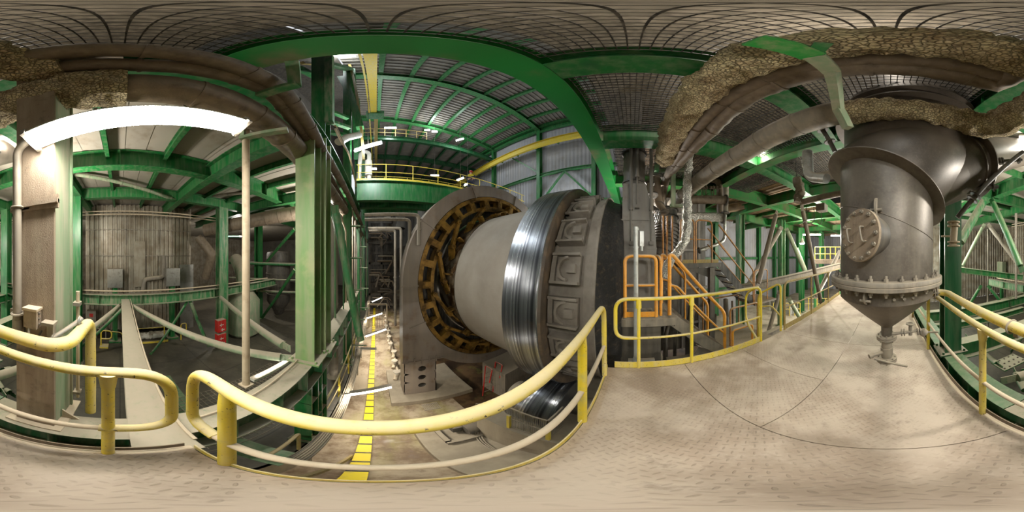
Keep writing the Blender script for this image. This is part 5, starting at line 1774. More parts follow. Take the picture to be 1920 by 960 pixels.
for k in range(9):
    px = 1300 + k * 6 + random.random() * 3
    o = MB().cyl(P(px, 345 + random.random() * 12, d=4.75), P(px + random.uniform(-3, 3), 372, d=4.75), 0.012, 8)
    o.cyl(P(px, 350, d=4.75), P(px, 354, d=4.75), 0.05, 12)
    tag(o.build('valve', 'brown_pipe'), 'small grimy valve on top of the pipe cluster', 'valve', 'valves on the pipe cluster')
for k in range(5):
    c0 = P(1213 + k * 2.5, 385, d=4.0)
    c1 = P(1222 + k * 3, 418 + k, d=3.9)
    o = MB().tube(rounded([c0, P(1228 + k * 3, 395, d=4.0), c1, P(1212 + k, 423, d=3.9)], 0.2), 0.015, 8).build('cable', 'black_paint')
    tag(o, 'black cable looping beside the inlet housing', 'cable', 'black looping cables')
# hangers around (1200-1330, 240-420)
for (a, b, w_, mt, l) in ((P(1262, 325, d=3.9), P(1262, 388, d=3.9), 0.1, 'green_pale', 'pale hanger post holding the smooth pipe near its far end'),
                          (P(1256, 386, d=3.9), P(1290, 386, d=3.9), 0.08, 'green_pale', 'short cross bar of the hanger under the smooth pipe'),
                          (P(1228, 322, d=4.4), P(1290, 318, d=4.0), 0.09, 'green_pale', 'cross bar under the thick pipe ends'),
                          (P(1285, 296, d=4.3), P(1286, 350, d=4.3), 0.12, 'green_dusty', 'green post right behind the foil pipe'),
                          (P(1232, 290, d=4.2), P(1231, 322, d=4.2), 0.12, 'green_dusty', 'green post above the cross bar')):
    tag(MB().bar(a, b, w_, w_).build('pipe_support', mt), l, 'support')

t = thing('cable_bundle', 'brown wrapped bundle hanging above the leaning brown struts', 'bundle', P(1497, 378, d=4.4))
MB().tube(dense([P(1494, 334, d=4.4), P(1500, 356, d=4.4), P(1496, 380, d=4.4)], 0.04), 0.12, 14, rough=0.05, seed=5).build('wrapping', 'brown_pipe', t)
MB().tube([P(1494, 334, d=4.4), P(1492, 300, d=4.0)], 0.015, 6).build('tie', 'black_paint', t)
t = thing('cable_conduit', 'brown ribbed conduit with a small box running towards the vessel', 'conduit', P(1540, 372, d=4.6))
MB().tube(dense([P(1502, 380, d=4.5), P(1578, 362, d=4.2)], 0.1), 0.09, 14, rough=0.01).build('tube', 'brown_pipe', t)
q = P(1541, 390, d=4.3)
MB().box(q.x - 0.12, q.x + 0.12, q.y - 0.12, q.y + 0.12, q.z - 0.1, q.z + 0.1).build('box', 'brown_pipe', t)
for k in range(3):
    o = MB().tube(rounded([P(1512 + k * 14, 388, d=4.4), P(1514 + k * 13, 412 + 6 * k, d=4.4), P(1500 + k * 10, 420, d=4.4)], 0.15), 0.009, 6).build('cable', 'black_paint')
    tag(o, 'thin dark cable drooping from the brown ribbed conduit', 'cable', 'drooping cables by the struts')

# balcony level behind (x1360-1440, y360-400)
t = thing('balcony', 'rusty balcony with yellow rail under the brown ceiling', 'balcony', P(1400, 395, d=9))
a, b = P(1360, 392, d=8.6), P(1462, 380, d=8.6)
MB().ib(a, b, 0.4, 0.3, (0, 0, 1)).build('edge_beam', 'ceiling_brown', t)
for k in range(5):
    c = a.lerp(b, k / 4)
    MB().cyl(c, c + V(0, 0, 1.0), 0.025, 8).build('post', 'yellow_old', t)
MB().cyl(a + V(0, 0, 0.95), b + V(0, 0, 0.95), 0.025, 8).build('rail', 'yellow_old', t)
t = thing('balcony', 'small balcony with bright yellow rails far to the left of the vessel', 'balcony', P(1545, 490, d=12))
a, b = P(1528, 490, d=12.0), P(1576, 490, d=12.0)
MB().bar(a, b, 1.2, 0.3).build('deck', 'brown_pipe', t)
for e in (a, b):
    MB().bar(V(e.x, e.y, -3.2), e, 0.15, 0.15).build('leg', 'green', t)
for k in range(6):
    c = a.lerp(b, k / 5)
    MB().cyl(c, c + V(0, 0, 1.05), 0.03, 8).build('post', 'yellow', t)
for z in (0.55, 1.05):
    MB().cyl(a + V(0, 0, z), b + V(0, 0, z), 0.03, 8).build('rail', 'yellow', t)
t = thing('bell_lamp', 'white bell-shaped lamp hanging far to the left of the vessel', 'lamp', P(1504, 455, d=10), )
c = P(1504, 456, d=10)
MB().lathe([(0.04, 0.3), (0.07, 0.2), (0.17, 0.0)], c, (0, 0, 1), 20).build('shade', 'white_paint', t)
MB().lathe([(0.16, 0.0), (0.13, -0.06), (0.0, -0.08)], c, (0, 0, 1), 20).build('bulb', 'lamp_cool', t)
MB().cyl(c + V(0, 0, 0.3), c + V(0, 0, 1.2), 0.012, 6).build('cord', 'black_paint', t)
# lower rails + casings on the bright floor
for (px, py, px2, py2, d_, l) in ((1450, 590, 1500, 580, 12.5, 'yellow handrail on the bright lower floor'), (1500, 552, 1580, 545, 14, 'yellow handrail behind the far pale brace')):
    t = thing('floor_handrail', l, 'railing', P(px, py, d=d_))
    a, b = P(px, py, d=d_), P(px2, py2, d=d_)
    a.z = b.z = -2.1
    for z in (0, -0.5):
        MB().cyl(a + V(0, 0, z), b + V(0, 0, z), 0.03, 8).build('rail', 'yellow', t)
    for k in range(6):
        c = a.lerp(b, k / 5)
        MB().cyl(V(c.x, c.y, -3.2), c, 0.03, 8).build('post', 'yellow', t)
t = thing('machine_guard', 'white railed machine frame on the bright lower floor', 'machine', P(1475, 590, z=-3.2))
c = P(1470, 585, z=-3.2)
m = MB()
for i in range(4):
    for j in range(2):
        m.bar(c + V(i * 0.7 - 1, j * 1.0 - .5, 0), c + V(i * 0.7 - 1, j * 1.0 - .5, 1.0), 0.06, 0.06)
for z in (0.5, 1.0):
    for j in range(2):
        m.bar(c + V(-1, j - .5, z), c + V(1.1, j - .5, z), 0.06, 0.06)
m.build('frame', 'white_paint', t)
MB().box(c.x - 0.8, c.x + 0.9, c.y - 0.3, c.y + 0.3, c.z, c.z + 0.7).build('body', 'zinc', t)

# ------------------------------------------------------------------ corrugated casing and its fittings (left storey)
cs = thing('corrugated_casing', 'large dusty casing clad in corrugated metal sheets', 'casing', (-10, 1.2, -3.2))
CX = -8.9
y0, y1 = -1.9, 4.1
for z0, z1, dd_ in ((-2.7, -0.3, 0.0), (-0.3, 1.6, 0.0), (1.6, 3.05, 0.03), (3.05, 4.45, 0.06)):
    MB().corr((CX + dd_, y0, z0), (0, 1, 0), (0, 0, 1), y1 - y0, z1 - z0, 0.25, 0.075, nrm=(1, 0, 0)).build('sheet', 'corrugated_zinc', cs)
MB().box(CX - 4, CX - 0.01, y0, y1, -2.7, 4.45).build('body', 'corrugated_zinc', cs)
m = MB()
for z in (1.58, 3.02):
    m.box(CX + 0.04, CX + 0.12, y0, y1, z, z + 0.06)
for y in (0.3, 2.2):
    m.box(CX + 0.05, CX + 0.12, y, y + 0.05, 2.2, 4.4)
m.build('edge_strip', 'steel_dusty', cs)
MB().box(CX - 0.3, CX + 0.2, 3.35, 4.2, -2.9, 1.1).build('side_duct', 'aluminium', cs)
MB().box(CX + 0.05, CX + 0.15, 0.75, 1.35, -0.1, 2.4).build('cover_strip', 'corrugated_zinc', cs)
for (yc, l) in ((-0.25, 'left shiny box on a green post'), (2.75, 'right shiny box on a green post beside the bent pipe')):
    t = thing('inspection_box', l + ' in front of the casing', 'box', (CX + 0.6, yc, -3.2), 'boxes on green posts')
    MB().box(CX + 0.3, CX + 0.8, yc - 0.38, yc + 0.38, 0.0, 0.95).build('box', 'aluminium', t)
    MB().ib((CX + 0.55, yc, -3.1), (CX + 0.55, yc, 0), 0.25, 0.25, (1, 0, 0)).build('post', 'green', t)
    MB().box(CX + 0.3, CX + 0.8, yc - 0.3, yc + 0.3, -3.2, -3.1).build('foot', 'green', t)
cs2 = thing('corrugated_casing', 'second corrugated casing beyond the brace frame right of the vessel', 'casing', (-11.5, -8, -3.2))
for z0, z1, dd_ in ((-2.7, -0.3, 0.0), (-0.3, 1.8, 0.0), (1.8, 4.45, 0.05)):
    MB().corr((-10.9 + dd_, -12.6, z0), (0, 1, 0), (0, 0, 1), 8.2, z1 - z0, 0.25, 0.075, nrm=(1, 0, 0)).build('sheet', 'corrugated_zinc', cs2)
MB().box(-14, -10.92, -12.6, -4.4, -2.7, 4.45).build('body', 'corrugated_zinc', cs2)
for z in (1.7, 3.2):
    MB().box(-10.85, -10.75, -12.6, -4.4, z, z + 0.08).build('edge_strip', 'steel_dusty', cs2)
for (px, l) in ((1835, 'left shiny box on a green post in front of the second casing'), (1878, 'right pale green box on a green post in front of the second casing')):
    q = P(px, 500, X=-10.3)
    t = thing('inspection_box', l, 'box', (q.x, q.y, -3.2), 'boxes on green posts')
    MB().box(q.x - 0.25, q.x + 0.25, q.y - 0.4, q.y + 0.4, q.z - 0.6, q.z + 0.5).build('box', 'aluminium' if px == 1835 else 'green_pale', t)
    MB().ib((q.x, q.y, -3.2), (q.x, q.y, q.z - 0.6), 0.25, 0.25, (1, 0, 0)).build('post', 'green', t)
t = thing('exhaust_pipe', 'dusty bent pipe on the front of the corrugated casing', 'pipe', (CX + 0.4, 1.5, 0))
MB().tube(rounded([(CX + 0.3, 2.35, 1.6), (CX + 0.3, 2.35, 0.45), (CX + 0.3, 1.3, 0.35), (CX + 0.3, 1.2, -0.3)], 0.2), 0.12, 16).build('tube', 'steel_dusty', t)
t = thing('control_panel', 'small grey control cabinet with a red display beside the casing foot', 'cabinet', (CX + 0.4, -1.5, -2.2))
MB().box(CX + 0.2, CX + 0.5, -1.75, -1.25, -2.1, -1.4).build('cabinet', 'steel_dusty', t)
MB().box(CX + 0.5, CX + 0.51, -1.6, -1.4, -1.75, -1.55).build('display', 'red', t)
m = MB()
for i in range(5):
    m.bar((CX + 0.35, -1.75 + i * 0.25, -3.2), (CX + 0.35, -1.75 + i * 0.25, -2.1), 0.05, 0.05)
m.bar((CX + 0.35, -1.75, -2.5), (CX + 0.35, -0.75, -2.5), 0.05, 0.05)
m.build('stand', 'steel_dusty', t)
t = thing('hoop_barrier', 'small yellow hoop barrier left of the first green post', 'barrier', (-7.7, -0.85, -3.2), 'yellow barriers by the casing')
MB().tube(rounded([(-7.7, -0.9, -3.2), (-7.7, -0.9, -2.2), (-7.7, -0.4, -2.2), (-7.7, -0.4, -2.7), (-7.7, -0.9, -2.7)], 0.2), 0.035, 10).build('hoop', 'yellow', t)
MB().tube(rounded([(-7.7, -0.9, -2.2), (-7.9, 0.1, -2.4), (-7.9, 0.2, -3.2)], 0.2), 0.03, 10).build('side_bar', 'yellow', t)
MB().box(-7.9, -7.5, -0.95, -0.55, -3.2, -3.12).build('foot', 'yellow', t)
t = thing('hoop_barrier', 'low yellow barrier between the two green posts under the casing', 'barrier', (-7.9, 1.6, -3.2), 'yellow barriers by the casing')
MB().tube([(-7.9, 0.3, -2.2), (-7.9, 2.3, -2.2)], 0.03, 8).build('rail', 'yellow', t)
MB().bar((-7.9, 0.2, -3.1), (-7.9, 2.4, -3.1), 0.06, 0.12).build('base_rail', 'yellow', t)
for y in (0.3, 2.2):
    MB().cyl((-7.9, y, -3.2), (-7.9, y, -2.2), 0.03, 8).build('post', 'yellow', t)
t = thing('hoop_barrier', 'short yellow bracket beside the second green post', 'barrier', (-7.9, 3.2, -3.2), 'yellow barriers by the casing')
MB().tube(rounded([(-7.9, 3.1, -3.2), (-7.9, 3.1, -2.15), (-7.9, 3.4, -2.15), (-7.9, 3.4, -2.6)], 0.12), 0.03, 8).build('hoop', 'yellow', t)
t = thing('white_sack', 'white and pink bundle lying on the floor under the casing', 'bundle', (-8.6, 1.5, -3.2))
MB().tube(dense([(-8.5, 0.3, -2.95), (-8.5, 2.5, -2.95)], 0.1), 0.2, 16, rough=0.1, seed=3).build('bundle', 'white_paint', t)
for z, l in ((-2.0, 'upper red fire equipment box on the green column'), (-2.75, 'lower red fire equipment box on the green column')):
    t = thing('fire_box', l, 'fire box', (-5.95, 4.28, z), 'red fire boxes')
    MB().box(-6.05, -5.8, 3.98, 4.42, z, z + 0.62).build('cabinet', 'red', t)
    m = MB()
    for (dy, dz) in ((0.06, 0.36), (0.12, 0.1)):
        m.box(-5.8, -5.795, 4.02 + dy, 4.02 + dy + 0.2, z + dz, z + dz + 0.035)
        m.box(-5.8, -5.795, 4.02 + dy + 0.05, 4.02 + dy + 0.085, z + dz - 0.06, z + dz + 0.1)
    m.build('marking', 'white_paint', t)
# cable rails over the cross beams
for z, x, l in ((0.22, -6.3, 'thin pipe lying along the top of the long green cross beam'), (3.6, -7.6, 'thin upper conduit across the top of the casing'), (3.75, -7.6, 'second upper conduit across the top of the casing')):
    tag(MB().cyl((x, -8, z), (x, 8, z), 0.03, 8).build('conduit_pipe', 'rail_dust'), l, 'conduit')
a, b = P(140, 327, d=5.0), P(335, 378, d=7.0)
wrapped('duct', 'slanting dusty pipe under the pale ceiling left of the pole', [a, b], 0.07, 'green_pale')
wrapped('duct', 'thin dusty pipe under the pale ceiling right of the pole', [P(370, 372, d=8), P(458, 362, d=7)], 0.07, 'steel_dusty')
# big ducts
wrapped('duct', 'large brown duct crossing behind the thin standing pole', [P(385, 432, d=9.0), P(455, 418, d=8.2), P(556, 400, d=7.4)], 0.34, 'brown_pipe')
wrapped('duct', 'dark slanting duct dropping behind the casing corner', [P(372, 445, d=9.4), P(398, 478, d=9.2), P(385, 520, d=9.8)], 0.26, 'brown_pipe')
t = thing('hopper', 'pale green rounded hopper standing behind the thin pole', 'hopper', P(445, 560, z=-3.2))
c = P(455, 560, d=9.5)
MB().lathe([(0.5, 2.9), (1.0, 2.2), (1.0, 0.2), (0.8, 0.0)], (c.x, c.y, -3.2), (0, 0, 1), 32).build('shell', 'green_pale', t)
MB().tube(rounded([(c.x, c.y, -0.4), (c.x, c.y, 0.6), (c.x - 1.2, c.y + 0.5, 1.4)], 0.5), 0.4, 20).build('inlet', 'green_pale', t)
t = thing('storage_drum', 'dark vertical drum vessel behind the bright green brace', 'vessel', P(520, 560, z=-3.2))
c = P(522, 560, d=13)
MB().lathe([(0.0, 5.2), (0.9, 5.1), (0.95, 4.9), (0.95, 1.2), (0.5, 0.5), (0.3, 0)], (c.x, c.y, -3.2), (0, 0, 1), 32).build('shell', 'steel_dark', t)
m = MB()
for z in (-1.4, 0.2, 1.2):
    m.lathe([(0.95, 0), (1.0, 0), (1.0, 0.06), (0.95, 0.06)], (c.x, c.y, z), (0, 0, 1), 32)
m.build('band', 'steel_dark', t)
for (a, b, r_, l) in ((P(430, 520, d=11), P(556, 525, d=11), 0.05, 'thin pale pipe crossing behind the standing pole'),
                      (P(480, 545, d=12), P(556, 548, d=12), 0.09, 'green tie pipe before the dark drum'),
                      (P(430, 492, d=12), P(556, 496, d=12), 0.12, 'dark green tie beam before the far ducts')):
    tag(MB().cyl(a, b, r_, 10).build('tie_pipe', 'green_pale' if r_ < .1 else 'green'), l, 'pipe')
# far left tubes of light
for i, (px, py, d_, w_, mt, l) in enumerate(((435, 443, 13, 1.2, 'lamp_green', 'green-glowing lamp strip behind the thin pole'), (447, 443, 15, 1.5, 'lamp_glow', 'white tube lamp deep in the left storey'),
                                (15, 259, 3.2, 0.5, 'lamp_glow', 'short tube lamp left of the brown box column'), (1430, 285, 3.7, 0.5, 'lamp_glow', 'small bright tube lamp under the brown ceiling'),
                                (1522, 440, 11, 1.2, 'lamp_glow', 'tube lamp over the small yellow balcony'), (1568, 442, 12, 0.8, 'lamp_glow', 'tube lamp right at the left edge of the vessel'))):
    c = P(px, py, d=d_)
    dv = V(c.y, -c.x, 0).normalized() * w_ / 2
    t = thing('tube_lamp', l, 'lamp', c, 'far fluorescent lamps')
    MB().bar(c - dv + V(0, 0, 0.05), c + dv + V(0, 0, 0.05), 0.14, 0.05).build('housing', 'white_paint', t)
    MB().cyl(c - dv, c + dv, 0.04, 10).build('tube', mt, t)
    MB().cyl(c + V(0, 0, 0.07), V(c.x, c.y, max(4.54, c.z + 0.1)), 0.008, 6).build('hanger_rod', 'steel_dark', t)
    if mt == 'lamp_glow' and i in (1, 2, 3, 4):
        lamp('POINT', c + V(0, 0, -0.2), (0, 300, 22, 14, 380)[i], (1, 0.95, 0.85), 0.1)

# ------------------------------------------------------------------ catwalk with the worker
cw = thing('catwalk', 'green catwalk girder with yellow railings spanning the hall behind the kiln', 'catwalk', (3, 9.2, EYE + 4.2))
ZC = EYE + 4.2
MB().ib((-1.0, 8.5, ZC - 0.62), (10.8, 8.5, ZC - 0.62), 1.2, 0.4, (0, 0, 1)).build('front_girder', 'green', cw)
MB().ib((-1.0, 9.9, ZC - 0.62), (10.8, 9.9, ZC - 0.62), 1.2, 0.4, (0, 0, 1)).build('back_girder', 'green', cw)
MB().box(-1.0, 10.8, 8.4, 10.0, ZC - 0.02, ZC).build('walk_plate', 'grate_dusty', cw)
MB().box(-1.0, 10.8, 8.36, 8.375, ZC, ZC + 0.13).build('toe_board', 'yellow', cw)
for y in (8.4, 9.98):
    m = MB()
    for z in (0.55, 1.1):
        MB().cyl((-1.0, y, ZC + z), (10.8, y, ZC + z), 0.022, 8).build('rail', 'yellow', cw)
    for k in range(9):
        MB().cyl((-0.9 + k * 1.42, y, ZC), (-0.9 + k * 1.42, y, ZC + 1.1), 0.025, 8).build('post', 'yellow', cw)
t = thing('floor_beam', 'green floor beam stub below the catwalk above the aisle pipes', 'beam', (0.3, 11, 4.6))
MB().ib((-0.9, 11.5, 4.9), (3.0, 11.5, 4.9), 0.6, 0.3, (0, 0, 1)).build('girder', 'green', t)
# the worker
wk = thing('person', 'worker in a red helmet and navy and yellow overalls standing on the catwalk', 'person', (5.75, 8.75, ZC))


def skin(verts, edges, radii, name, mat, parent, sub=2):
    me = bpy.data.meshes.new(name)
    o_ = Vector(parent['_o'])
    me.from_pydata([Vector(v) for v in verts], edges, [])
    ob = bpy.data.objects.new(name, me)
    C.objects.link(ob)
    ob.parent = parent
    sm = ob.modifiers.new('skin', 'SKIN')
    for i, r_ in enumerate(radii):
        me.skin_vertices[0].data[i].radius = r_ if isinstance(r_, tuple) else (r_, r_)
    me.skin_vertices[0].data[0].use_root = True
    sb = ob.modifiers.new('sub', 'SUBSURF')
    sb.levels = sb.render_levels = sub
    me.materials.append(M[mat])
    return ob


# local frame: faces the camera (towards -y, -x)
bv = [(0, 0, 0.98), (0, 0, 1.15), (0, 0, 1.38), (0, 0, 1.5), (0, -0.01, 1.62), (0, -0.02, 1.70),
      (-0.10, 0, 0.92), (-0.13, -0.02, 0.5), (-0.15, 0.02, 0.09), (-0.16, -0.12, 0.04),
      (0.10, 0, 0.92), (0.14, -0.02, 0.5), (0.17, 0.02, 0.09), (0.18, -0.12, 0.04),
      (-0.19, 0, 1.42), (-0.30, 0.02, 1.18), (-0.16, -0.2, 1.08),
      (0.19, 0, 1.42), (0.33, 0.04, 1.2), (0.2, -0.16, 1.1)]
be = [(0, 1), (1, 2), (2, 3), (3, 4), (4, 5), (0, 6), (6, 7), (7, 8), (8, 9), (0, 10), (10, 11), (11, 12), (12, 13), (2, 14), (14, 15), (15, 16), (2, 17), (17, 18), (18, 19)]
brr = [0.15, 0.15, 0.17, 0.06, 0.085, 0.08, 0.1, 0.075, 0.055, 0.045, 0.1, 0.075, 0.055, 0.045, 0.07, 0.055, 0.035, 0.07, 0.055, 0.035]
hands = []
for sx, hb in ((-1, V(-0.16, -0.2, 1.08)), (1, V(0.2, -0.16, 1.1))):
    i0 = 16 if sx < 0 else 19
    palm = hb + V(-sx * 0.07, -0.04, -0.01)
    bv.append(tuple(palm)); brr.append(0.026); be.append((i0, len(bv) - 1)); pi = len(bv) - 1
    for q in range(4):
        f1 = palm + V(-sx * 0.045, -0.01, 0.028 - q * 0.018)
        f2 = f1 + V(-sx * (0.035 - 0.004 * abs(q - 1)), 0.0, -0.012)
        bv.append(tuple(f1)); brr.append(0.009); be.append((pi, len(bv) - 1))
        bv.append(tuple(f2)); brr.append(0.008); be.append((len(bv) - 2, len(bv) - 1))
    th_ = palm + V(-sx * 0.01, -0.02, 0.05)
    bv.append(tuple(th_)); brr.append(0.01); be.append((pi, len(bv) - 1))
bd = skin(bv, be, brr, 'body', 'skin', wk)
jk = skin([(0, 0, 0.95), (0, 0, 1.15), (0, 0, 1.38), (0, 0, 1.5), (-0.19, 0, 1.42), (-0.30, 0.02, 1.18), (-0.18, -0.18, 1.09), (0.19, 0, 1.42), (0.33, 0.04, 1.2), (0.22, -0.14, 1.11)],
          [(0, 1), (1, 2), (2, 3), (2, 4), (4, 5), (5, 6), (2, 7), (7, 8), (8, 9)], [0.17, 0.17, 0.19, 0.08, 0.085, 0.07, 0.05, 0.085, 0.07, 0.05], 'jacket', 'navy_cloth', wk)
yk = skin([(0, 0, 1.30), (0, 0, 1.43), (0, 0, 1.5), (-0.2, 0, 1.43), (0.2, 0, 1.43)], [(0, 1), (1, 2), (1, 3), (1, 4)], [0.195, 0.19, 0.085, 0.095, 0.095], 'yoke', 'yellow_cloth', wk)
tr = skin([(0, 0, 1.0), (-0.10, 0, 0.92), (-0.13, -0.02, 0.5), (-0.15, 0.02, 0.1), (0.10, 0, 0.92), (0.14, -0.02, 0.5), (0.17, 0.02, 0.1)],
          [(0, 1), (1, 2), (2, 3), (0, 4), (4, 5), (5, 6)], [0.165, 0.12, 0.095, 0.08, 0.12, 0.095, 0.08], 'trousers', 'navy_cloth', wk)
MBo = MB().lathe([(0.128, 0), (0.115, 0.05), (0.09, 0.1), (0.04, 0.13), (0.0, 0.135)], (0, 0, 0), (0, 0, 1), 24)
MBo.box(-0.09, 0.09, -0.175, -0.1, -0.01, 0.005)
hm = MBo.v
me = bpy.data.meshes.new('helmet')
me.from_pydata([p + V(0, -0.02, 1.72) for p in hm], [], MBo.f)
me.polygons.foreach_set('use_smooth', MBo.s)
me.materials.append(M['red'])
ho = bpy.data.objects.new('helmet', me)
C.objects.link(ho)
ho.parent = wk
mf = MB()
for nm, f_ in (('eye', ('c', -0.03)), ('eye', ('c', 0.03)), ('mouth', ('b', 0))):
    mf = MB()
    if f_[0] == 'c':
        mf.cyl((f_[1], -0.105, 1.675), (f_[1], -0.112, 1.675), 0.011, 10)
    else:
        mf.box(-0.025, 0.025, -0.108, -0.10, 1.625, 1.632)
    me = bpy.data.meshes.new(nm)
    me.from_pydata(mf.v, [], mf.f)
    me.materials.append(M['steel_dark'])
    fo = bpy.data.objects.new(nm, me)
    C.objects.link(fo)
    fo.parent = wk
me = bpy.data.meshes.new('nose')
mf = MB().cyl((0, -0.095, 1.675), (0, -0.125, 1.648), 0.008, 8, 0.016)
me.from_pydata(mf.v, [], mf.f)
me.materials.append(M['skin'])
fo = bpy.data.objects.new('nose', me)
C.objects.link(fo)
fo.parent = wk
wk.rotation_euler = (0, 0, R(-32))

# upper storey at the far end of the hall
far = thing('upper_platform', 'dark green platform storey across the far end of the hall with a railing', 'platform', (4.5, 14, EYE + 11))
MB().ib((-1.1, 12.4, EYE + 10.9), (10.8, 12.4, EYE + 10.9), 0.5, 0.3, (0, 0, 1)).build('front_beam', 'green_deep', far)
MB().box(-1.1, 10.8, 12.5, 26, EYE + 11.1, EYE + 11.15).build('deck', 'roof_panel', far)
m = MB()
for k in range(10):
    m.ib((-0.4 + k * 1.25, 12.5, EYE + 10.9), (-0.4 + k * 1.25, 26, EYE + 10.9), 0.25, 0.15)
m.ib((-1.1, 15.5, EYE + 10.8), (10.8, 15.5, EYE + 10.8), 0.5, 0.3).ib((-1.1, 20.5, EYE + 10.8), (10.8, 20.5, EYE + 10.8), 0.5, 0.3)
m.build('joist', 'green_deep', far)
for z in (0.55, 1.1):
    MB().cyl((-1.0, 12.4, EYE + 11.2 + z), (4.0, 12.4, EYE + 11.2 + z), 0.03, 8).build('rail', 'yellow_old', far)
m = MB()
for k in range(7):
    MB().cyl((-1.0 + k * 0.83, 12.4, EYE + 11.2), (-1.0 + k * 0.83, 12.4, EYE + 12.3), 0.03, 8).build('post', 'yellow_old', far)
for k, (x, y, r_, z1, l) in enumerate(((2.0, 20, 1.6, EYE + 8.2, 'broad grey silo deep in the hall above the catwalk'), (5.2, 19, 0.75, EYE + 9, 'slim pale silo right of the broad one'), (1.0, 14.5, 0.35, EYE + 7.0, 'white filter cylinder behind the catwalk railing'))):
    t = thing('silo', l, 'silo', (x, y, 0))
    MB().lathe([(r_, 5.0), (r_, z1), (r_ * 0.3, z1 + r_ * 0.6)], (x, y, 0), (0, 0, 1), 36).build('shell', 'roof_panel', t)
    m = MB()
    for z in range(6, int(z1), 2):
        m.lathe([(r_, 0), (r_ + 0.04, 0), (r_ + 0.04, 0.06), (r_, 0.06)], (x, y, z), (0, 0, 1), 36)
    m.build('band', 'steel_dusty', t)
# tall column with bent pipe at the left end of the catwalk
t = thing('gas_pipe', 'pale pipe with a thick joint standing at the left end of the catwalk', 'pipe', P(692, 336, d=8.8))
MB().tube(rounded([P(692, 336, d=8.8), P(692, 288, d=8.8), P(686, 284, d=8.8), P(676, 288, d=8.8), P(672, 340, d=8.8)], 0.2), 0.12, 16).build('tube', 'white_paint', t)
MB().cyl(P(691, 330, d=8.8), P(691, 302, d=8.8), 0.2, 20).build('joint', 'white_paint', t)
t = thing('insulated_duct', 'short white insulated pipe ending above the left columns', 'pipe', P(650, 257, d=5))
MB().tube(rounded([P(636, 266, d=4.2), P(650, 258, d=4.6), P(672, 253, d=5.2)], 0.1), [0.13] * 9, 18).build('tube', 'white_paint', t)
# hall lamps
LM = [(640, 106, 5.2, 0.9, 'lamp_cool', 'bright lamp just past the arching beam'), (694, 217, 9.5, 0.3, 'lamp_cool', 'round bright lamp beside the left crane rail'),
      (732, 240, 12, 0.9, 'lamp_cool', 'tube lamp above the far platform railing'), (690, 275, 6.6, 1.1, 'lamp_cool', 'slanting tube lamp over the left end of the catwalk'),
      (801, 244, 13, 0.45, 'lamp_cool', 'small floodlight under the roof, left of a pair'), (815, 247, 13, 0.45, 'lamp_cool', 'small floodlight under the roof, right of a pair'),
      (862, 262, 13, 0.6, 'lamp_cool', 'small slanting tube lamp near the wall end of the roof'), (652, 303, 7, 0.25, 'lamp_cool', 'small round lamp behind the brown pipes'),
      (701, 317, 12, 0.4, 'lamp_cool', 'bluish lamp behind the catwalk railing at its left'), (815, 329, 14, 0.7, 'lamp_cool', 'tube lamp under the dark platform behind the catwalk'),
      (863, 336, 12, 0.5, 'lamp_cool', 'bright lamp just left of the worker'), (877, 345, 12, 0.5, 'lamp_cool', 'bright lamp at the left knee of the worker')]
for i, (px, py, d_, w_, mt, l) in enumerate(LM):
    c = P(px, py, d=d_)
    dv = V(c.y, -c.x, 0).normalized() * w_ / 2
    if 'slanting' in l or 'worker' in l:
        dv += V(0, 0, w_ * 0.25)
    t = thing('hall_lamp', l, 'lamp', c, 'cool lamps of the kiln hall')
    MB().bar(c - dv + V(0, 0, 0.08), c + dv + V(0, 0, 0.08), 0.16, 0.06).build('housing', 'zinc', t)
    MB().cyl(c - dv, c + dv, 0.06, 12).build('tube', mt, t)
    MB().cyl(c + V(0, 0, 0.1), V(c.x, c.y, EYE + 14.3 - .12 * (c.x + 1.2)), 0.012, 6).build('hanger_rod', 'steel_dark', t)
for px, py, d_, e in ((640, 106, 5.2, 120), (694, 217, 9.5, 170), (732, 240, 12, 110), (690, 275, 6.6, 300), (808, 244, 13, 130), (862, 262, 13, 130), (701, 317, 12, 60), (863, 336, 12, 30)):
    c = P(px, py, d=d_)
    lamp('POINT', c + V(0, -0.25, -0.25), e, (0.9, 0.96, 1.0), 0.3)

UL = 'green steelwork high left of the aisle'
for (a, b, w_, mt, l) in ((P(607, 205, d=5.0), P(652, 222, d=5.6), 0.16, 'green', 'upper short green beam behind the pale green post'),
                          (P(607, 225, d=5.0), P(655, 240, d=5.6), 0.16, 'green_dusty', 'middle short green beam behind the pale green post'),
                          (P(607, 246, d=5.0), P(655, 256, d=5.6), 0.16, 'green', 'lower short green beam behind the pale green post'),
                          (P(560, 128, d=3.2), P(600, 150, d=4.6), 0.2, 'green', 'green beam end next to the arching beam'),
                          (P(566, 118, d=3.4), P(612, 122, d=4.4), 0.14, 'yellow_old', 'yellow bar under the arching beam on the left'),
                          (P(612, 120, d=4.4), P(655, 130, d=6.0), 0.3, 'green_dusty', 'dusty platform edge just under the bright lamp'),
                          (P(660, 130, d=6.2), P(668, 300, d=9.0), 0.25, 'green', 'green column between stair stringer and crane rail')):
    tag(MB().bar(a, b, w_, w_).build('hall_beam', mt), l, 'beam', UL)
for k in range(3):
    o = MB().tube(rounded([P(628, 235 + k * 3, d=3.6), P(640, 262 + k * 2, d=4.0), P(655, 290, d=5.0), P(668, 350, d=7.0)], 0.3), 0.03, 8).build('conduit_pipe', ('yellow_old', 'black_paint', 'rail_dust')[k])
    tag(o, ('yellow', 'black', 'dusty')[k] + ' bent conduit beside the short white insulated pipe', 'conduit')

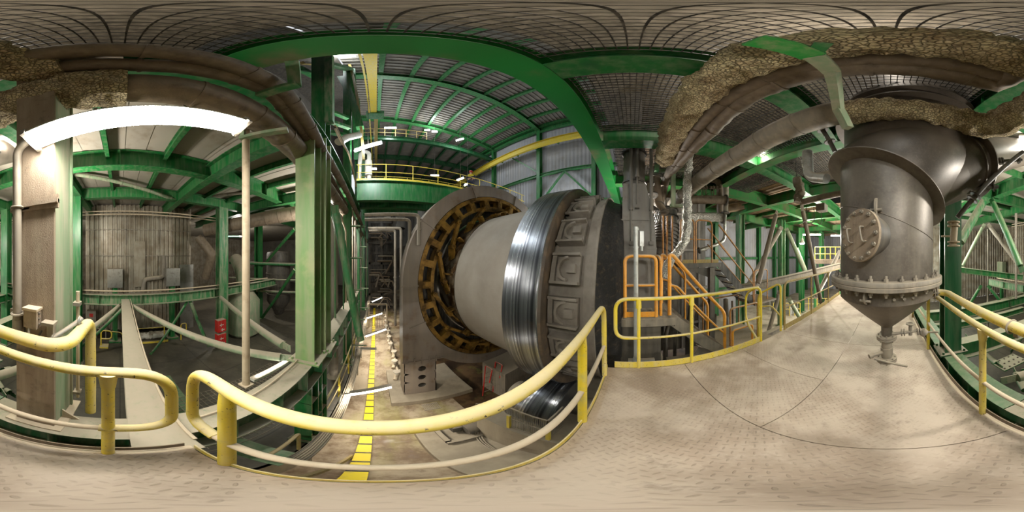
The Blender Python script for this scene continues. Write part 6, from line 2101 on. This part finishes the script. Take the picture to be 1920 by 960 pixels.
# ------------------------------------------------------------------ aisle clutter: vertical pipes, far pipework, white hoses
for k, (px, py0, py1, d_, pxl, r_, l) in enumerate(((785, 403, 460, 5.2, 684, 0.06, 'upper dusty pipe bending down beside the gear hood'), (768, 412, 500, 5.8, 684, 0.06, 'second dusty pipe bending down beside the gear hood'),
                                      (752, 428, 610, 8.0, 690, 0.07, 'third pipe dropping to the aisle floor'), (741, 432, 610, 8.6, 692, 0.07, 'fourth pipe dropping to the aisle floor'))):
    t = thing('aisle_pipe', l, 'pipe', P(px, py1, d=d_), 'bent pipes left of the gear hood')
    MB().tube(rounded([P(pxl, py0, d=d_), P(px, py0, d=d_), P(px, py1, d=d_)], 0.15), r_, 12).build('tube', 'steel_dusty', t)
    c = P(px, (py0 + py1) / 2, d=d_)
    MB().cyl(c, c + V(0, 0, 0.05), r_ + 0.03, 12).build('coupling', 'steel_dusty', t)
random.seed(11)
for k in range(9):
    y = 6.6 + k * 1.0
    x = 0.85 + random.uniform(-0.12, 0.12)
    t = thing('floor_valve', 'white dusty valve body on the floor pipe along the kiln side of the aisle', 'valve', (x, y, -4.7), 'white valves along the aisle')
    MB().cyl((x - 0.1, y - 0.3, -4.45), (x + 0.1, y + 0.3, -4.4), 0.09, 12).build('body', 'rail_dust', t)
    MB().cyl((x, y, -4.4), (x, y, -4.1), 0.06, 10).cyl((x, y, -4.12), (x, y, -4.09), 0.15, 14).build('handwheel', 'white_paint', t)
tag(MB().tube([(0.95, 5.9, -4.5), (0.95, 18, -4.5)], 0.07, 10).build('floor_pipe', 'rail_dust'), 'dusty pipe along the floor at the kiln side of the aisle', 'pipe')
# far end of the aisle: dark racks
random.seed(5)
t = thing('pipe_rack', 'dark multi-level pipe rack closing the far end of the aisle', 'pipe rack', (1, 19, -4.7))
for j in range(9):
    z = -3.8 + j * 1.15
    MB().ib((-0.8, 17.6 + 0.2 * (j % 3), z), (2.3, 17.6 + 0.2 * (j % 3), z), 0.28, 0.2).build('level_beam', 'steel_dark', t)
for x in (-0.7, 0.6, 2.0):
    MB().ib((x, 17.8, -4.7), (x, 17.8, 7), 0.25, 0.2, (1, 0, 0)).build('upright', 'steel_dark', t)
for j in range(26):
    z = -3.4 + random.random() * 8
    x = random.uniform(-0.8, 0.6)
    o = MB().tube(rounded([(x, 17.2, z), (x + random.uniform(0.5, 1.8), 17.2, z), (x + random.uniform(0.5, 1.8), 17.2, z - random.uniform(0.3, 1.4))], 0.1), random.choice((0.03, 0.05, 0.09)), 8).build('rack_pipe', random.choice(('steel_dusty', 'brown_pipe', 'steel_dark')), t)
tag(MB().box(-0.8, 2.2, 18.6, 18.7, -4.65, 8).build('screen_wall', 'black_paint'), 'dark screen wall behind the pipe rack at the end of the aisle', 'screen')
t = thing('gantry', 'small pale pipe gantry with vertical bars across the aisle', 'gantry', (0.2, 13.5, -4.7))
MB().tube(rounded([(-0.6, 13.5, -4.7), (-0.6, 13.5, -2.5), (0.9, 13.5, -2.5), (0.9, 13.5, -4.7)], 0.1), 0.06, 10).build('frame', 'rail_dust', t)
for k in range(6):
    MB().cyl((-0.5 + k * 0.2, 13.5, -4.7), (-0.5 + k * 0.2, 13.5, -3.5), 0.02, 6).build('bar', 'steel_dusty', t)
MB().cyl((-0.6, 13.5, -3.5), (0.9, 13.5, -3.5), 0.03, 8).build('cross_bar', 'rail_dust', t)
# clutter of conduits on the left aisle columns
random.seed(8)
for k in range(16):
    y = 3.4 + k * 0.8
    x = -1.0 + random.uniform(-0.15, 0.15)
    t = MB().tube(rounded([(x, y, -2.5 + random.random()), (x, y, 2 + 2 * random.random()), (x - 0.5, y, 3.4 + random.random())], 0.15), random.choice((0.02, 0.03, 0.045)), 8)
    tag(t.build('conduit_pipe', random.choice(('rail_dust', 'steel_dusty', 'steel_dark', 'green_dusty'))), 'thin vertical conduit fixed along the left columns of the aisle', 'conduit', 'conduits along the left aisle columns')
for k in range(10):
    z = -2.2 + k * 0.62
    tag(MB().cyl((-0.97, 6.2 + 3.4 * (k % 2), z), (-0.35 - 0.03 * k, 6.2 + 3.4 * (k % 2), z), 0.035, 8).build('rung_pipe', 'green_dusty'), 'short horizontal bar sticking out of the left aisle columns', 'bar', 'bars on the left aisle columns')
# stair stringer & frames up left of the hall
for (a, b, w_, mt, l) in ((P(617, 105, d=3.2), P(618, 230, d=3.2), 0.16, 'green_dusty', 'tall pale green post rising beside the brown pipes'),
                          (P(655, 120, d=6), P(682, 300, d=6.4), 0.10, 'yellow_old', 'yellow ladder side leaning by the left crane rail'),
                          (P(640, 145, d=6.3), P(675, 240, d=6.4), 0.3, 'green', 'green stair stringer high on the left side of the hall')):
    tag(MB().bar(a, b, w_, w_).build('hall_post', mt), l, 'post')


for o in bpy.data.objects:
    if '_o' in o:
        del o['_o']
